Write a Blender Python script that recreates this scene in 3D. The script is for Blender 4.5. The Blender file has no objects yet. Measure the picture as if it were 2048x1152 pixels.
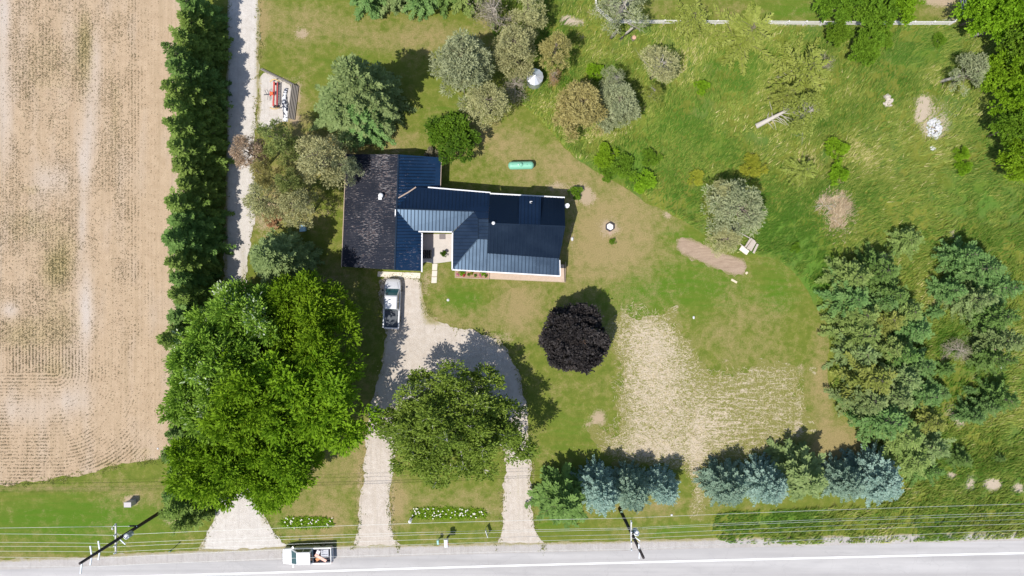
import bpy, bmesh, math, random
import numpy as np
from mathutils import Vector, Matrix

scene = bpy.context.scene
col = scene.collection

# ------------------------------------------------------------------ camera
CAM_H = 80.0                       # drone height
SPX = 120.0 / 2048.0               # metres on the ground per photo pixel
cam_data = bpy.data.cameras.new('camera')
cam_data.sensor_width = 36.0
cam_data.lens = 24.0
cam_data.clip_end = 3000.0
cam = bpy.data.objects.new('camera', cam_data)
cam.location = (0, 0, CAM_H)
cam.rotation_euler = (0, 0, 0)
col.objects.link(cam)
scene.camera = cam

# ------------------------------------------------------------------ light
SUN_K = (0.35, 0.40)               # shadow length per metre of height, east and north
SUN_EL = math.atan2(1.0, math.hypot(*SUN_K))
world = bpy.data.worlds.new('World')
scene.world = world
world.use_nodes = True
wn = world.node_tree
bg = wn.nodes['Background']
sky = wn.nodes.new('ShaderNodeTexSky')
sky.sky_type = 'NISHITA'
sky.sun_disc = False
sky.sun_elevation = SUN_EL
sky.sun_rotation = math.atan2(-SUN_K[0], -SUN_K[1]) % (2 * math.pi)
sky.air_density = 1.0
sky.dust_density = 1.0
wn.links.new(sky.outputs[0], bg.inputs[0])
bg.inputs[1].default_value = 0.13
sd = bpy.data.lights.new('sun', 'SUN')
sd.energy = 4.4
sd.angle = math.radians(0.5)
sd.color = (1.0, 0.955, 0.88)
sun = bpy.data.objects.new('sun', sd)
sun.rotation_euler = Vector((SUN_K[0], SUN_K[1], -1.0)).to_track_quat('-Z', 'Y').to_euler()
sun.location = (-30, -35, 90)
col.objects.link(sun)
scene.view_settings.view_transform = 'Standard'
scene.view_settings.look = 'None'
scene.view_settings.gamma = 1.0
scene.view_settings.use_curve_mapping = False
scene.view_settings.exposure = 0.28
scene.cycles.max_bounces = 6
scene.cycles.transparent_max_bounces = 8

# ------------------------------------------------------------------ helpers
def U(px, py, z=0.0):
    """World point of a photo position for something at height z."""
    f = (CAM_H - z) / CAM_H
    return Vector(((px - 1024) * SPX * f, (576 - py) * SPX * f, z))

def tag(o, label=None, cat=None, group=None, kind=None):
    if label: o['label'] = label
    if cat: o['category'] = cat
    if group: o['group'] = group
    if kind: o['kind'] = kind
    return o

def empty(name, loc=(0, 0, 0), rz=0.0):
    o = bpy.data.objects.new(name, None)
    o.empty_display_size = 0.3
    o.location = loc
    o.rotation_euler = (0, 0, rz)
    col.objects.link(o)
    return o

def link(name, me, mat=None, parent=None):
    o = bpy.data.objects.new(name, me)
    col.objects.link(o)
    if mat is not None:
        if len(me.materials) == 0:
            me.materials.append(mat)
        elif me.materials[0] != mat:
            o.material_slots[0].link = 'OBJECT'
            o.material_slots[0].material = mat
    if parent is not None:
        o.parent = parent
    return o

def hash2(ix, iy, seed):
    h = (ix.astype(np.int64) * 374761393 + iy.astype(np.int64) * 668265263 + seed * 974711) & 0xFFFFFFFF
    h = ((h ^ (h >> 13)) * 1274126177) & 0xFFFFFFFF
    h = h ^ (h >> 16)
    return (h & 0xFFFF) / 65535.0

def vnoise(x, y, seed=0, octaves=3):
    """Value noise, about -1..1."""
    x = np.asarray(x, float); y = np.asarray(y, float)
    tot = np.zeros_like(x); amp = 1.0; norm = 0.0
    for o in range(octaves):
        fx = np.floor(x); fy = np.floor(y)
        tx = x - fx; ty = y - fy
        tx = tx * tx * (3 - 2 * tx); ty = ty * ty * (3 - 2 * ty)
        a = hash2(fx, fy, seed + o); b = hash2(fx + 1, fy, seed + o)
        c = hash2(fx, fy + 1, seed + o); d = hash2(fx + 1, fy + 1, seed + o)
        v = (a * (1 - tx) + b * tx) * (1 - ty) + (c * (1 - tx) + d * tx) * ty
        tot += amp * (v * 2 - 1); norm += amp
        amp *= 0.5; x = x * 2.03 + 13.1; y = y * 2.03 + 7.7
    return tot / norm

def blobs(px, py, lst):
    r = np.zeros_like(px)
    for cx, cy, rx, ry, a in lst:
        r += a * np.exp(-(((px - cx) / rx) ** 2 + ((py - cy) / ry) ** 2))
    return r

def np_mesh(name, verts, faces, attrs=None, smooth=False):
    """Mesh from numpy arrays; faces all of one size. attrs: name -> per-face floats."""
    verts = np.asarray(verts, np.float32); faces = np.asarray(faces, np.int32)
    me = bpy.data.meshes.new(name)
    n, k = faces.shape
    me.vertices.add(len(verts)); me.vertices.foreach_set('co', verts.ravel())
    me.loops.add(n * k); me.loops.foreach_set('vertex_index', faces.ravel())
    me.polygons.add(n)
    me.polygons.foreach_set('loop_start', np.arange(0, n * k, k, dtype=np.int32))
    me.polygons.foreach_set('loop_total', np.full(n, k, np.int32))
    if smooth:
        me.polygons.foreach_set('use_smooth', np.ones(n, bool))
    for an, av in (attrs or {}).items():
        at = me.attributes.new(an, 'FLOAT', 'FACE')
        at.data.foreach_set('value', np.asarray(av, np.float32))
    me.update(calc_edges=True)
    return me

class MB:
    """Collects simple shapes and links them as one mesh object."""
    def __init__(s):
        s.v = []; s.f = []
    def add(s, vs, fs):
        b = len(s.v)
        s.v += [tuple(p) for p in vs]
        s.f += [tuple(b + i for i in f) for f in fs]
        return s
    def box(s, x0, x1, y0, y1, z0, z1):
        return s.add([(x0, y0, z0), (x1, y0, z0), (x1, y1, z0), (x0, y1, z0), (x0, y0, z1), (x1, y0, z1), (x1, y1, z1), (x0, y1, z1)],
                     [(0, 3, 2, 1), (4, 5, 6, 7), (0, 1, 5, 4), (1, 2, 6, 5), (2, 3, 7, 6), (3, 0, 4, 7)])
    def beam(s, a, b, w, h, up=(0, 0, 1)):
        a = Vector(a); b = Vector(b); d = (b - a).normalized(); upv = Vector(up)
        if abs(d.dot(upv)) > 0.98: upv = Vector((1, 0, 0))
        sd_ = d.cross(upv).normalized() * (w / 2); u = sd_.cross(d).normalized() * (h / 2)
        vs = [a - sd_ - u, a + sd_ - u, a + sd_ + u, a - sd_ + u, b - sd_ - u, b + sd_ - u, b + sd_ + u, b - sd_ + u]
        return s.add(vs, [(0, 1, 2, 3), (7, 6, 5, 4), (0, 4, 5, 1), (1, 5, 6, 2), (2, 6, 7, 3), (3, 7, 4, 0)])
    def tube(s, pts, radii, n=6, caps=True):
        pts = [Vector(p) for p in pts]; m = len(pts)
        if not hasattr(radii, '__len__'): radii = [radii] * m
        b = len(s.v); prev = None
        for i, p in enumerate(pts):
            d = (pts[min(i + 1, m - 1)] - pts[max(i - 1, 0)]).normalized()
            ref = Vector((0, 0, 1)) if abs(d.z) < 0.9 else Vector((1, 0, 0))
            x = d.cross(ref).normalized(); y = d.cross(x).normalized()
            for k in range(n):
                a = 2 * math.pi * k / n
                s.v.append(tuple(p + (x * math.cos(a) + y * math.sin(a)) * radii[i]))
        for i in range(m - 1):
            for k in range(n):
                k2 = (k + 1) % n
                s.f.append((b + i * n + k, b + i * n + k2, b + (i + 1) * n + k2, b + (i + 1) * n + k))
        if caps:
            s.f.append(tuple(b + k for k in range(n))[::-1]); s.f.append(tuple(b + (m - 1) * n + k for k in range(n)))
        return s
    def lathe(s, prof, n=16, c=(0, 0, 0)):
        b = len(s.v); m = len(prof)
        for r, z in prof:
            for k in range(n):
                a = 2 * math.pi * k / n
                s.v.append((c[0] + r * math.cos(a), c[1] + r * math.sin(a), c[2] + z))
        for i in range(m - 1):
            for k in range(n):
                k2 = (k + 1) % n
                s.f.append((b + i * n + k, b + i * n + k2, b + (i + 1) * n + k2, b + (i + 1) * n + k))
        return s
    def prism(s, pts, dz):
        """Polygon of 3D points, given a thickness downwards."""
        n = len(pts); top = [Vector(p) for p in pts]; bot = [p - Vector((0, 0, dz)) for p in top]
        fs = [tuple(range(n)), tuple(range(2 * n - 1, n - 1, -1))]
        for i in range(n):
            j = (i + 1) % n
            fs.append((i, n + i, n + j, j))
        return s.add(top + bot, fs)
    def build(s, name, mat, parent=None, smooth=False, bevel=0.0, fix=True):
        me = bpy.data.meshes.new(name)
        me.from_pydata(s.v, [], s.f)
        if fix or bevel:
            bm = bmesh.new(); bm.from_mesh(me)
            if bevel:
                bmesh.ops.bevel(bm, geom=bm.edges[:], offset=bevel, segments=2, affect='EDGES', profile=0.6)
            bmesh.ops.recalc_face_normals(bm, faces=bm.faces[:])
            bm.to_mesh(me); bm.free()
        if smooth:
            for p in me.polygons: p.use_smooth = True
        me.update()
        return link(name, me, mat, parent)

def sdf_poly(X, Y, poly):
    d = np.full(X.shape, 1e18); inside = np.zeros(X.shape, bool); n = len(poly)
    for i in range(n):
        ax, ay = poly[i]; bx, by = poly[(i + 1) % n]
        ex, ey = bx - ax, by - ay
        t = np.clip(((X - ax) * ex + (Y - ay) * ey) / (ex * ex + ey * ey + 1e-12), 0, 1)
        d = np.minimum(d, (X - ax - t * ex) ** 2 + (Y - ay - t * ey) ** 2)
        c = ((ay > Y) != (by > Y))
        xi = (bx - ax) * (Y - ay) / ((by - ay) if abs(by - ay) > 1e-9 else 1e-9) + ax
        inside ^= c & (X < xi)
    d = np.sqrt(d)
    return np.where(inside, -d, d)

def smooth_poly(pts, it=2):
    for _ in range(it):
        q = []
        for i in range(len(pts)):
            a = pts[i]; b = pts[(i + 1) % len(pts)]
            q.append((a[0] * .75 + b[0] * .25, a[1] * .75 + b[1] * .25)); q.append((a[0] * .25 + b[0] * .75, a[1] * .25 + b[1] * .75))
        pts = q
    return pts

def sheet(name, poly_px, cell, amp, nscale, z, mat, attrs=None, seed=1, it=2, parent=None, holes=()):
    """Ground sheet with a ragged outline (marching squares over a signed distance field)."""
    poly = [tuple(U(*p)[:2]) for p in smooth_poly(poly_px, it)]
    P = np.array(poly)
    x0, y0 = P.min(0) - amp * 1.5 - cell; x1, y1 = P.max(0) + amp * 1.5 + cell
    xs = np.arange(x0, x1 + cell, cell); ys = np.arange(y0, y1 + cell, cell)
    X, Y = np.meshgrid(xs, ys)
    D = sdf_poly(X, Y, poly)
    for h in holes:
        D = np.maximum(D, -sdf_poly(X, Y, [tuple(U(*p)[:2]) for p in smooth_poly(h, it)]))
    D = D + amp * vnoise(X / nscale, Y / nscale, seed, 4)
    D = np.where(np.abs(D) < 1e-5, 1e-5, D)
    ny, nx = X.shape
    ins = D < 0
    idx = np.full(X.shape, -1, np.int64)
    idx[ins] = np.arange(ins.sum())
    verts = [(a, b, 0.0) for a, b in zip(X[ins].tolist(), Y[ins].tolist())]
    c4 = ins[:-1, :-1].astype(int) + ins[:-1, 1:] + ins[1:, 1:] + ins[1:, :-1]
    fj, fi = np.where(c4 == 4)
    faces = list(zip(idx[fj, fi].tolist(), idx[fj, fi + 1].tolist(), idx[fj + 1, fi + 1].tolist(), idx[fj + 1, fi].tolist()))
    cache = {}
    def cross(a, b):
        key = (a, b) if a < b else (b, a)
        if key in cache: return cache[key]
        da = D[key[0]]; db = D[key[1]]; t = da / (da - db)
        t = min(max(t, 0.02), 0.98)
        p = (X[key[0]] * (1 - t) + X[key[1]] * t, Y[key[0]] * (1 - t) + Y[key[1]] * t, 0.0)
        verts.append(p); cache[key] = len(verts) - 1
        return cache[key]
    mj, mi = np.where((c4 > 0) & (c4 < 4))
    for j, i in zip(mj.tolist(), mi.tolist()):
        cs = [(j, i), (j, i + 1), (j + 1, i + 1), (j + 1, i)]
        out = []
        for k in range(4):
            a = cs[k]; b = cs[(k + 1) % 4]
            if ins[a]: out.append(int(idx[a]))
            if ins[a] != ins[b]: out.append(cross(a, b))
        if len(out) >= 3: faces.append(tuple(out))
    me = bpy.data.meshes.new(name)
    me.from_pydata(verts, [], faces)
    V = np.array(verts)
    px = V[:, 0] / SPX + 1024; py = 576 - V[:, 1] / SPX
    ed = me.attributes.new('edge', 'FLOAT', 'POINT')
    dd = np.concatenate([sdf_poly(V[k:k + 20000, 0], V[k:k + 20000, 1], poly) for k in range(0, len(V), 20000)])
    ed.data.foreach_set('value', np.exp(-np.abs(dd) / 0.55).astype(np.float32))
    for an, fn in (attrs or {}).items():
        at = me.attributes.new(an, 'FLOAT', 'POINT')
        at.data.foreach_set('value', np.clip(fn(px, py), 0, 1).astype(np.float32))
    o = link(name, me, mat, parent)
    o.location.z = z
    return o, poly

# ------------------------------------------------------------------ node materials
class G:
    def __init__(s, name):
        s.mat = bpy.data.materials.new(name); s.mat.use_nodes = True
        s.nt = s.mat.node_tree; s.nt.nodes.clear()
        s.o = s.nt.nodes.new('ShaderNodeOutputMaterial')
        s._c = None
    def n(s, t, ins=None, **props):
        nd = s.nt.nodes.new('ShaderNode' + t)
        for k, v in props.items(): setattr(nd, k, v)
        for k, v in (ins or {}).items(): s.put(nd.inputs[k], v)
        return nd
    def put(s, sock, v):
        if isinstance(v, bpy.types.NodeSocket): s.nt.links.new(v, sock)
        elif isinstance(v, (tuple, list)) and len(v) == 3 and sock.type == 'RGBA': sock.default_value = (*v, 1)
        else: sock.default_value = v
    def co(s, scale=None, rot=0.0):
        if s._c is None: s._c = s.n('TexCoord').outputs['Object']
        if scale is None: return s._c
        m = s.n('Mapping', {'Vector': s._c})
        m.inputs['Scale'].default_value = scale; m.inputs['Rotation'].default_value = (0, 0, rot)
        return m.outputs[0]
    def noise(s, scale, detail=4, rough=0.6, vec=None, dist=0.0):
        return s.n('TexNoise', {'Vector': vec if vec is not None else s.co(), 'Scale': scale, 'Detail': detail, 'Roughness': rough, 'Distortion': dist}).outputs['Fac']
    def voro(s, scale, vec=None, out='Distance', feature='F1'):
        return s.n('TexVoronoi', {'Vector': vec if vec is not None else s.co(), 'Scale': scale}, feature=feature).outputs[out]
    def attr(s, name, out='Fac'):
        return s.n('Attribute', attribute_name=name).outputs[out]
    def rand(s):
        return s.n('ObjectInfo').outputs['Random']
    def rng(s, fac, a, b, c=0.0, d=1.0):
        m = s.n('MapRange', {'Value': fac}); m.clamp = True
        for k, v in zip((1, 2, 3, 4), (a, b, c, d)): s.put(m.inputs[k], v)
        return m.outputs[0]
    def m(s, op, a, b=0.0):
        nd = s.n('Math', operation=op); s.put(nd.inputs[0], a); s.put(nd.inputs[1], b)
        return nd.outputs[0]
    def mix(s, fac, a, b, blend='MIX'):
        nd = s.n('Mix', data_type='RGBA', blend_type=blend)
        s.put(nd.inputs[0], fac); s.put(nd.inputs[6], a); s.put(nd.inputs[7], b)
        return nd.outputs[2]
    def hsv(s, c, h=0.5, sa=1.0, v=1.0):
        nd = s.n('HueSaturation'); s.put(nd.inputs['Hue'], h); s.put(nd.inputs['Saturation'], sa); s.put(nd.inputs['Value'], v); s.put(nd.inputs['Color'], c)
        return nd.outputs[0]
    def bump(s, h, strength=0.5, dist=0.05):
        return s.n('Bump', {'Height': h, 'Strength': strength, 'Distance': dist}).outputs[0]
    def out(s, color, rough=0.7, metal=0.0, spec=0.3, bump=None, **kw):
        b = s.n('BsdfPrincipled', {'Base Color': color, 'Roughness': rough, 'Metallic': metal, 'Specular IOR Level': spec})
        for k, v in kw.items(): s.put(b.inputs[k.replace('_', ' ')], v)
        if bump is not None: s.nt.links.new(bump, b.inputs['Normal'])
        s.nt.links.new(b.outputs[0], s.o.inputs[0])
        return s.mat

def plain(name, c, rough=0.6, metal=0.0, var=0.15, scale=6.0, spec=0.3, bumpk=0.0):
    g = G(name)
    f = g.noise(scale, 5, 0.65)
    cc = g.mix(f, tuple(x * (1 - var) for x in c), tuple(min(1, x * (1 + var)) for x in c))
    return g.out(cc, rough, metal, spec, g.bump(f, bumpk, 0.02) if bumpk else None)
# ================================================================== GROUND
DRY = [(1230, 450, 105, 110, .95), (1180, 520, 70, 50, .5), (1090, 335, 110, 55, .6), (1000, 285, 80, 45, .45), (1040, 610, 50, 80, .8),
       (1690, 905, 110, 45, .95), (1650, 770, 35, 140, .7), (742, 920, 28, 130, .8), (670, 930, 70, 90, .55), (900, 1005, 140, 28, .45),
       (795, 1010, 18, 80, .8), (600, 40, 120, 40, .55), (850, 75, 150, 35, .6), (592, 210, 30, 50, .8), (630, 300, 90, 45, .8), (785, 290, 60, 40, .6),
       (600, 1020, 70, 60, .4), (1480, 680, 120, 70, .35), (900, 640, 110, 30, .6), (1320, 1015, 120, 20, .5), (280, 990, 50, 25, .6),
       (940, 245, 60, 40, .4), (560, 400, 90, 60, .7), (690, 560, 60, 40, .4), (870, 560, 30, 40, .4), (40, 1112, 300, 6, .5), (520, 60, 14, 90, .7),
       (100, 975, 140, 7, .7), (660, 1040, 30, 40, .7), (1500, 590, 60, 40, .2), (1900, 20, 60, 30, .5), (1400, 20, 120, 15, .3), (1560, 50, 300, 4, .7)]
LUSH = [(150, 1040, 230, 55, 1.0), (1390, 570, 110, 70, .8), (1140, 870, 70, 90, .45), (1360, 470, 60, 30, .5), (925, 600, 50, 32, .9), (690, 120, 120, 50, .35),
        (1260, 600, 70, 60, .6), (1100, 1050, 60, 20, .7), (1340, 1060, 100, 16, .7), (900, 1025, 90, 14, .9), (590, 1050, 60, 18, .9), (1560, 600, 60, 40, .4),
        (900, 240, 60, 40, .6), (1590, 20, 100, 22, .8), (1560, 560, 40, 60, .5)]
BARE = [(603, 66, 16, 14, .9), (1160, 385, 26, 20, .95), (1178, 398, 14, 14, .8), (1110, 372, 22, 9, .9), (1219, 455, 20, 18, 1.2), (1335, 428, 10, 12, 1.0),
        (1198, 835, 15, 16, 1.2), (1180, 850, 16, 8, .6), (588, 235, 14, 20, .9), (596, 185, 9, 28, .9), (550, 158, 40, 8, .6), (264, 1000, 17, 13, 1.1), (790, 300, 18, 10, .6), (515, 150, 4, 160, .8),
        (720, 1000, 7, 100, .6), (786, 1000, 6, 100, .55), (1004, 1000, 5, 90, .5), (1068, 960, 4, 90, .5), (880, 312, 16, 12, .9), (1145, 470, 9, 50, .5), (850, 560, 14, 40, .6), (860, 640, 25, 12, .7),
        (995, 675, 40, 16, .6), (660, 420, 30, 30, .4), (535, 430, 34, 40, .9), (640, 560, 60, 20, .5), (1395, 1020, 14, 22, 1.0), (900, 1030, 3, 3, .1), (1210, 905, 60, 12, .3),
        (345, 1035, 22, 14, .9), (970, 1025, 22, 10, .5), (1452, 720, 9, 3, .7), (1880, 2, 36, 12, 1.3), (1600, 740, 12, 20, .6)]

def mat_lawn(name, grass=((.110, .150, .020), (.185, .205, .036)), lush=(.085, .172, .012), dry=(.34, .255, .125), soil=(.43, .33, .225), speck=1.0):
    g = G(name)
    big = g.noise(0.22, 4, 0.6)
    mid = g.noise(1.1, 5, 0.65)
    fine = g.noise(7.0, 5, 0.75)
    streak = g.noise(1.0, 4, 0.6, vec=g.co((0.35, 2.2, 1), 0.12), dist=0.6)
    blade = g.noise(26.0, 3, 0.8)
    c = g.mix(g.rng(mid, .3, .7), grass[0], grass[1])
    c = g.mix(g.rng(g.m('ADD', g.attr('lush'), g.m('MULTIPLY', g.m('SUBTRACT', streak, .5), 1.5)), .25, .95), c, lush)
    d = g.m('ADD', g.attr('dry'), g.m('ADD', g.m('MULTIPLY', g.m('SUBTRACT', big, .5), 1.5), g.m('MULTIPLY', g.m('SUBTRACT', mid, .5), 1.6)))
    d = g.m('ADD', d, g.m('ADD', g.m('MULTIPLY', g.m('SUBTRACT', fine, .5), 1.5), g.m('MULTIPLY', g.m('SUBTRACT', g.noise(2.6, 5, .75), .5), 1.0)))
    dryc = g.mix(g.rng(fine, .3, .75), tuple(x * .78 for x in dry), tuple(min(1, x * 1.25) for x in dry))
    c = g.mix(g.m('MULTIPLY', g.rng(d, .04, .92), .85), c, dryc)
    b = g.m('ADD', g.attr('bare'), g.m('ADD', g.m('MULTIPLY', g.m('SUBTRACT', mid, .5), 1.2), g.m('MULTIPLY', g.m('SUBTRACT', fine, .5), 2.0)))
    soilc = g.mix(g.rng(blade, .3, .7), tuple(x * .8 for x in soil), tuple(min(1, x * 1.2) for x in soil))
    c = g.mix(g.rng(b, .38, .78), c, soilc)
    c = g.mix(g.m('MULTIPLY', g.rng(blade, .35, .7), .30 * speck), c, (.04, .055, .008), 'MIX')
    c = g.mix(g.m('MULTIPLY', g.rng(g.noise(17.0, 4, .8), .60, .74), .35 * speck), c, (.42, .40, .17))
    h = g.m('ADD', g.m('MULTIPLY', fine, .6), blade)
    return g.out(c, .9, 0, .1, g.bump(h, .8, .06))

M_lawn = mat_lawn('lawn_grass')
# one sheet far past the frame, finely divided where the lawn shows
fx = np.arange(-66, 66.01, 0.5); fy = np.arange(-38, 38.01, 0.5)
xs = np.concatenate([[-900, -300, -130, -85], fx, [85, 130, 300, 900]]); ys = np.concatenate([[-900, -300, -120, -60], fy, [60, 120, 300, 900]])
GX, GY = np.meshgrid(xs, ys)
gv = np.stack([GX.ravel(), GY.ravel(), np.zeros(GX.size)], 1)
nxg = len(xs); nyg = len(ys)
ii, jj = np.meshgrid(np.arange(nxg - 1), np.arange(nyg - 1)); ii = ii.ravel(); jj = jj.ravel()
gf = np.stack([jj * nxg + ii, jj * nxg + ii + 1, (jj + 1) * nxg + ii + 1, (jj + 1) * nxg + ii], 1)
gm = np_mesh('ground', gv, gf)
gpx = gv[:, 0] / SPX + 1024; gpy = 576 - gv[:, 1] / SPX
for an, lst in (('dry', DRY), ('lush', LUSH), ('bare', BARE)):
    at = gm.attributes.new(an, 'FLOAT', 'POINT'); at.data.foreach_set('value', np.clip(blobs(gpx, gpy, lst), 0, 1).astype(np.float32))
ground = link('ground', gm, M_lawn)
tag(ground, 'mown lawn with green and sun dried patches around the house', 'lawn', kind='structure')

# ---- meadow of rough grass
g = G('meadow_grass')
mid = g.noise(0.5, 5, .62); fine = g.noise(5.0, 5, .75); fine2 = g.noise(16.0, 4, .8)
streak = g.noise(1.6, 4, .65, vec=g.co((2.6, 0.6, 1), -0.7), dist=.8)
c = g.mix(g.rng(mid, .35, .65), (.115, .165, .018), (.215, .225, .040))
pt_ = g.noise(.16, 4, .6)
c = g.mix(g.m('MULTIPLY', g.rng(pt_, .52, .62), .6), c, (.095, .20, .045))
c = g.mix(g.m('MULTIPLY', g.rng(pt_, .46, .36), .6), c, (.26, .27, .045))
c = g.mix(g.rng(streak, .5, .75), c, (.235, .245, .065))
c = g.mix(g.m('MULTIPLY', g.rng(g.m('ADD', g.attr('lush'), g.m('MULTIPLY', g.m('SUBTRACT', mid, .5), 1.2)), .3, .9), .8), c, (.10, .225, .028))
c = g.mix(g.m('MULTIPLY', g.rng(fine, .45, .7), .38), c, (.045, .070, .010))
b = g.m('ADD', g.attr('bare'), g.m('ADD', g.m('MULTIPLY', g.m('SUBTRACT', fine, .5), 1.5), g.m('MULTIPLY', g.m('SUBTRACT', fine2, .5), .7)))
soil = g.mix(g.rng(fine2, .3, .7), (.42, .33, .225), (.60, .51, .42))
c = g.mix(g.rng(b, .40, .75), c, soil)
M_meadow = g.out(c, .9, 0, .1, g.bump(g.m('ADD', fine, fine2), .9, .12))
MB_BARE = [(1872, 228, 62, 46, .52), (1846, 205, 16, 18, .7), (1840, 232, 12, 14, .5), (1868, 262, 26, 24, .6), (1135, 40, 15, 11, 1.2), (1160, 45, 12, 8, .7), (1165, 75, 8, 12, .6), (1765, 513, 13, 10, 1.2),
           (1903, 952, 13, 11, .9), (1940, 966, 10, 20, .9), (1985, 968, 22, 14, 1.2), (2036, 977, 16, 12, 1.0), (1955, 650, 14, 30, .9), (1975, 680, 14, 34, 1.0), (1995, 705, 10, 14, .8),
           (1865, 572, 16, 12, .7), (1905, 468, 13, 14, .6), (1900, 820, 20, 20, .6), (1920, 840, 14, 20, .9), (1890, 905, 14, 8, .9), (1430, 372, 8, 8, .8), (1335, 425, 8, 8, .6), (1290, 345, 6, 6, .4),
           (1675, 400, 22, 30, .8), (1560, 50, 330, 5, .55), (1185, 22, 20, 20, .5), (1900, 40, 24, 10, .7), (1835, 985, 20, 6, .7), (1640, 1030, 40, 14, .4), (1955, 755, 20, 16, .5), (1765, 200, 10, 14, .5),
           (1945, 545, 14, 12, .6), (1890, 610, 8, 8, .5), (1720, 270, 10, 10, .4), (1085, 60, 30, 16, .3), (985, 90, 20, 20, .4), (1000, 280, 30, 20, .2)]
MB_LUSH = [(1250, 330, 80, 40, 1.0), (1560, 470, 90, 60, .8), (1640, 560, 60, 60, 1.0), (1500, 130, 70, 60, .6), (1850, 110, 80, 50, .7), (1960, 390, 90, 60, .8), (1330, 250, 70, 40, .6),
           (1560, 1040, 120, 20, .8), (1900, 680, 40, 60, .7), (1800, 400, 80, 60, .3), (1100, 80, 50, 40, .4), (1440, 300, 60, 40, .7)]
MEADOW = [(975, 55), (1002, 95), (1005, 150), (1030, 197), (1060, 225), (1095, 258), (1130, 300), (1160, 324), (1205, 350), (1270, 388), (1330, 424), (1400, 462), (1440, 498), (1500, 514), (1545, 508),
          (1590, 550), (1630, 602), (1654, 650), (1660, 705), (1656, 780), (1690, 838), (1725, 880), (1785, 920), (1812, 965), (1800, 1005), (1700, 1012), (1600, 1018), (1436, 1022), (1420, 1040),
          (1424, 1090), (1600, 1092), (2048, 1080), (2420, 1060), (2420, -180), (1950, -180), (1922, 20), (1890, 46), (1640, 46), (1400, 46), (1240, 46), (1190, 20), (1186, -180), (960, -180)]
meadow, MEADOW_W = sheet('meadow', MEADOW, 0.45, 0.45, 2.2, 0.004, M_meadow, {'bare': lambda x, y: blobs(x, y, MB_BARE), 'lush': lambda x, y: blobs(x, y, MB_LUSH)}, seed=5)
tag(meadow, 'unmown meadow of long rough grass beside the curved lawn edge', 'meadow', kind='structure')

# ---- crop field
g = G('field_soil')
big = g.noise(0.16, 4, .6); mid = g.noise(0.9, 5, .65); fine = g.noise(9.0, 5, .75)
rows = g.noise(1.0, 3, .6, vec=g.co((2.6, 0.07, 1)))
c = g.mix(g.rng(mid, .3, .7), (.375, .275, .182), (.455, .345, .236))
c = g.mix(g.m('MULTIPLY', g.rng(rows, .45, .7), .5), c, (.315, .235, .148))
c = g.mix(g.m('MULTIPLY', g.attr('pale'), g.rng(fine, .25, .7, .5, 1)), c, (.49, .44, .40))
c = g.mix(g.m('MULTIPLY', g.rng(g.m('ADD', g.attr('weedy'), g.m('MULTIPLY', g.m('SUBTRACT', mid, .5), .8)), .2, 1.0), .55), c, (.33, .27, .10))
c = g.mix(g.m('MULTIPLY', g.rng(fine, .52, .72), .28), c, (.27, .19, .11))
M_field = g.out(c, .95, 0, .1, g.bump(g.m('ADD', fine, g.m('MULTIPLY', rows, .5)), .9, .07))
FIELD_PALE = [(8, 20, 14, 60, .8), (6, 170, 12, 120, .7), (190, 120, 14, 60, .5), (180, 250, 14, 80, .6), (168, 330, 12, 60, .7), (165, 450, 9, 50, .6), (172, 620, 13, 75, 1.0), (20, 620, 16, 16, .7), (140, 800, 40, 25, .4), (50, 820, 60, 30, .4), (100, 360, 30, 25, .4)]
FIELD_WEED = [(170, 90, 16, 70, .9), (100, 130, 80, 100, .35), (110, 540, 30, 40, .9), (60, 450, 60, 40, .5), (130, 500, 30, 50, .5), (40, 670, 50, 40, .6), (120, 650, 50, 60, .5), (110, 740, 40, 20, .5), (230, 230, 12, 100, .4), (220, 930, 30, 12, .7), (290, 905, 40, 14, .4), (60, 380, 30, 12, .4)]
FIELD = [(-420, -200), (366, -200), (362, 0), (364, 120), (372, 240), (372, 300), (366, 420), (362, 560), (356, 700), (350, 820), (346, 908), (300, 920), (240, 930), (170, 946), (80, 964), (0, 968), (-420, 985)]
field, FIELD_W = sheet('field', FIELD, 0.35, 0.6, 1.4, 0.005, M_field, {'pale': lambda x, y: blobs(x, y, FIELD_PALE) + .35 * np.clip(vnoise(x / 22, y / 90, 3), 0, 1), 'weedy': lambda x, y: blobs(x, y, FIELD_WEED)}, seed=9)
tag(field, 'tan tilled field with thin rows of seedlings', 'field', kind='structure')

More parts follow.
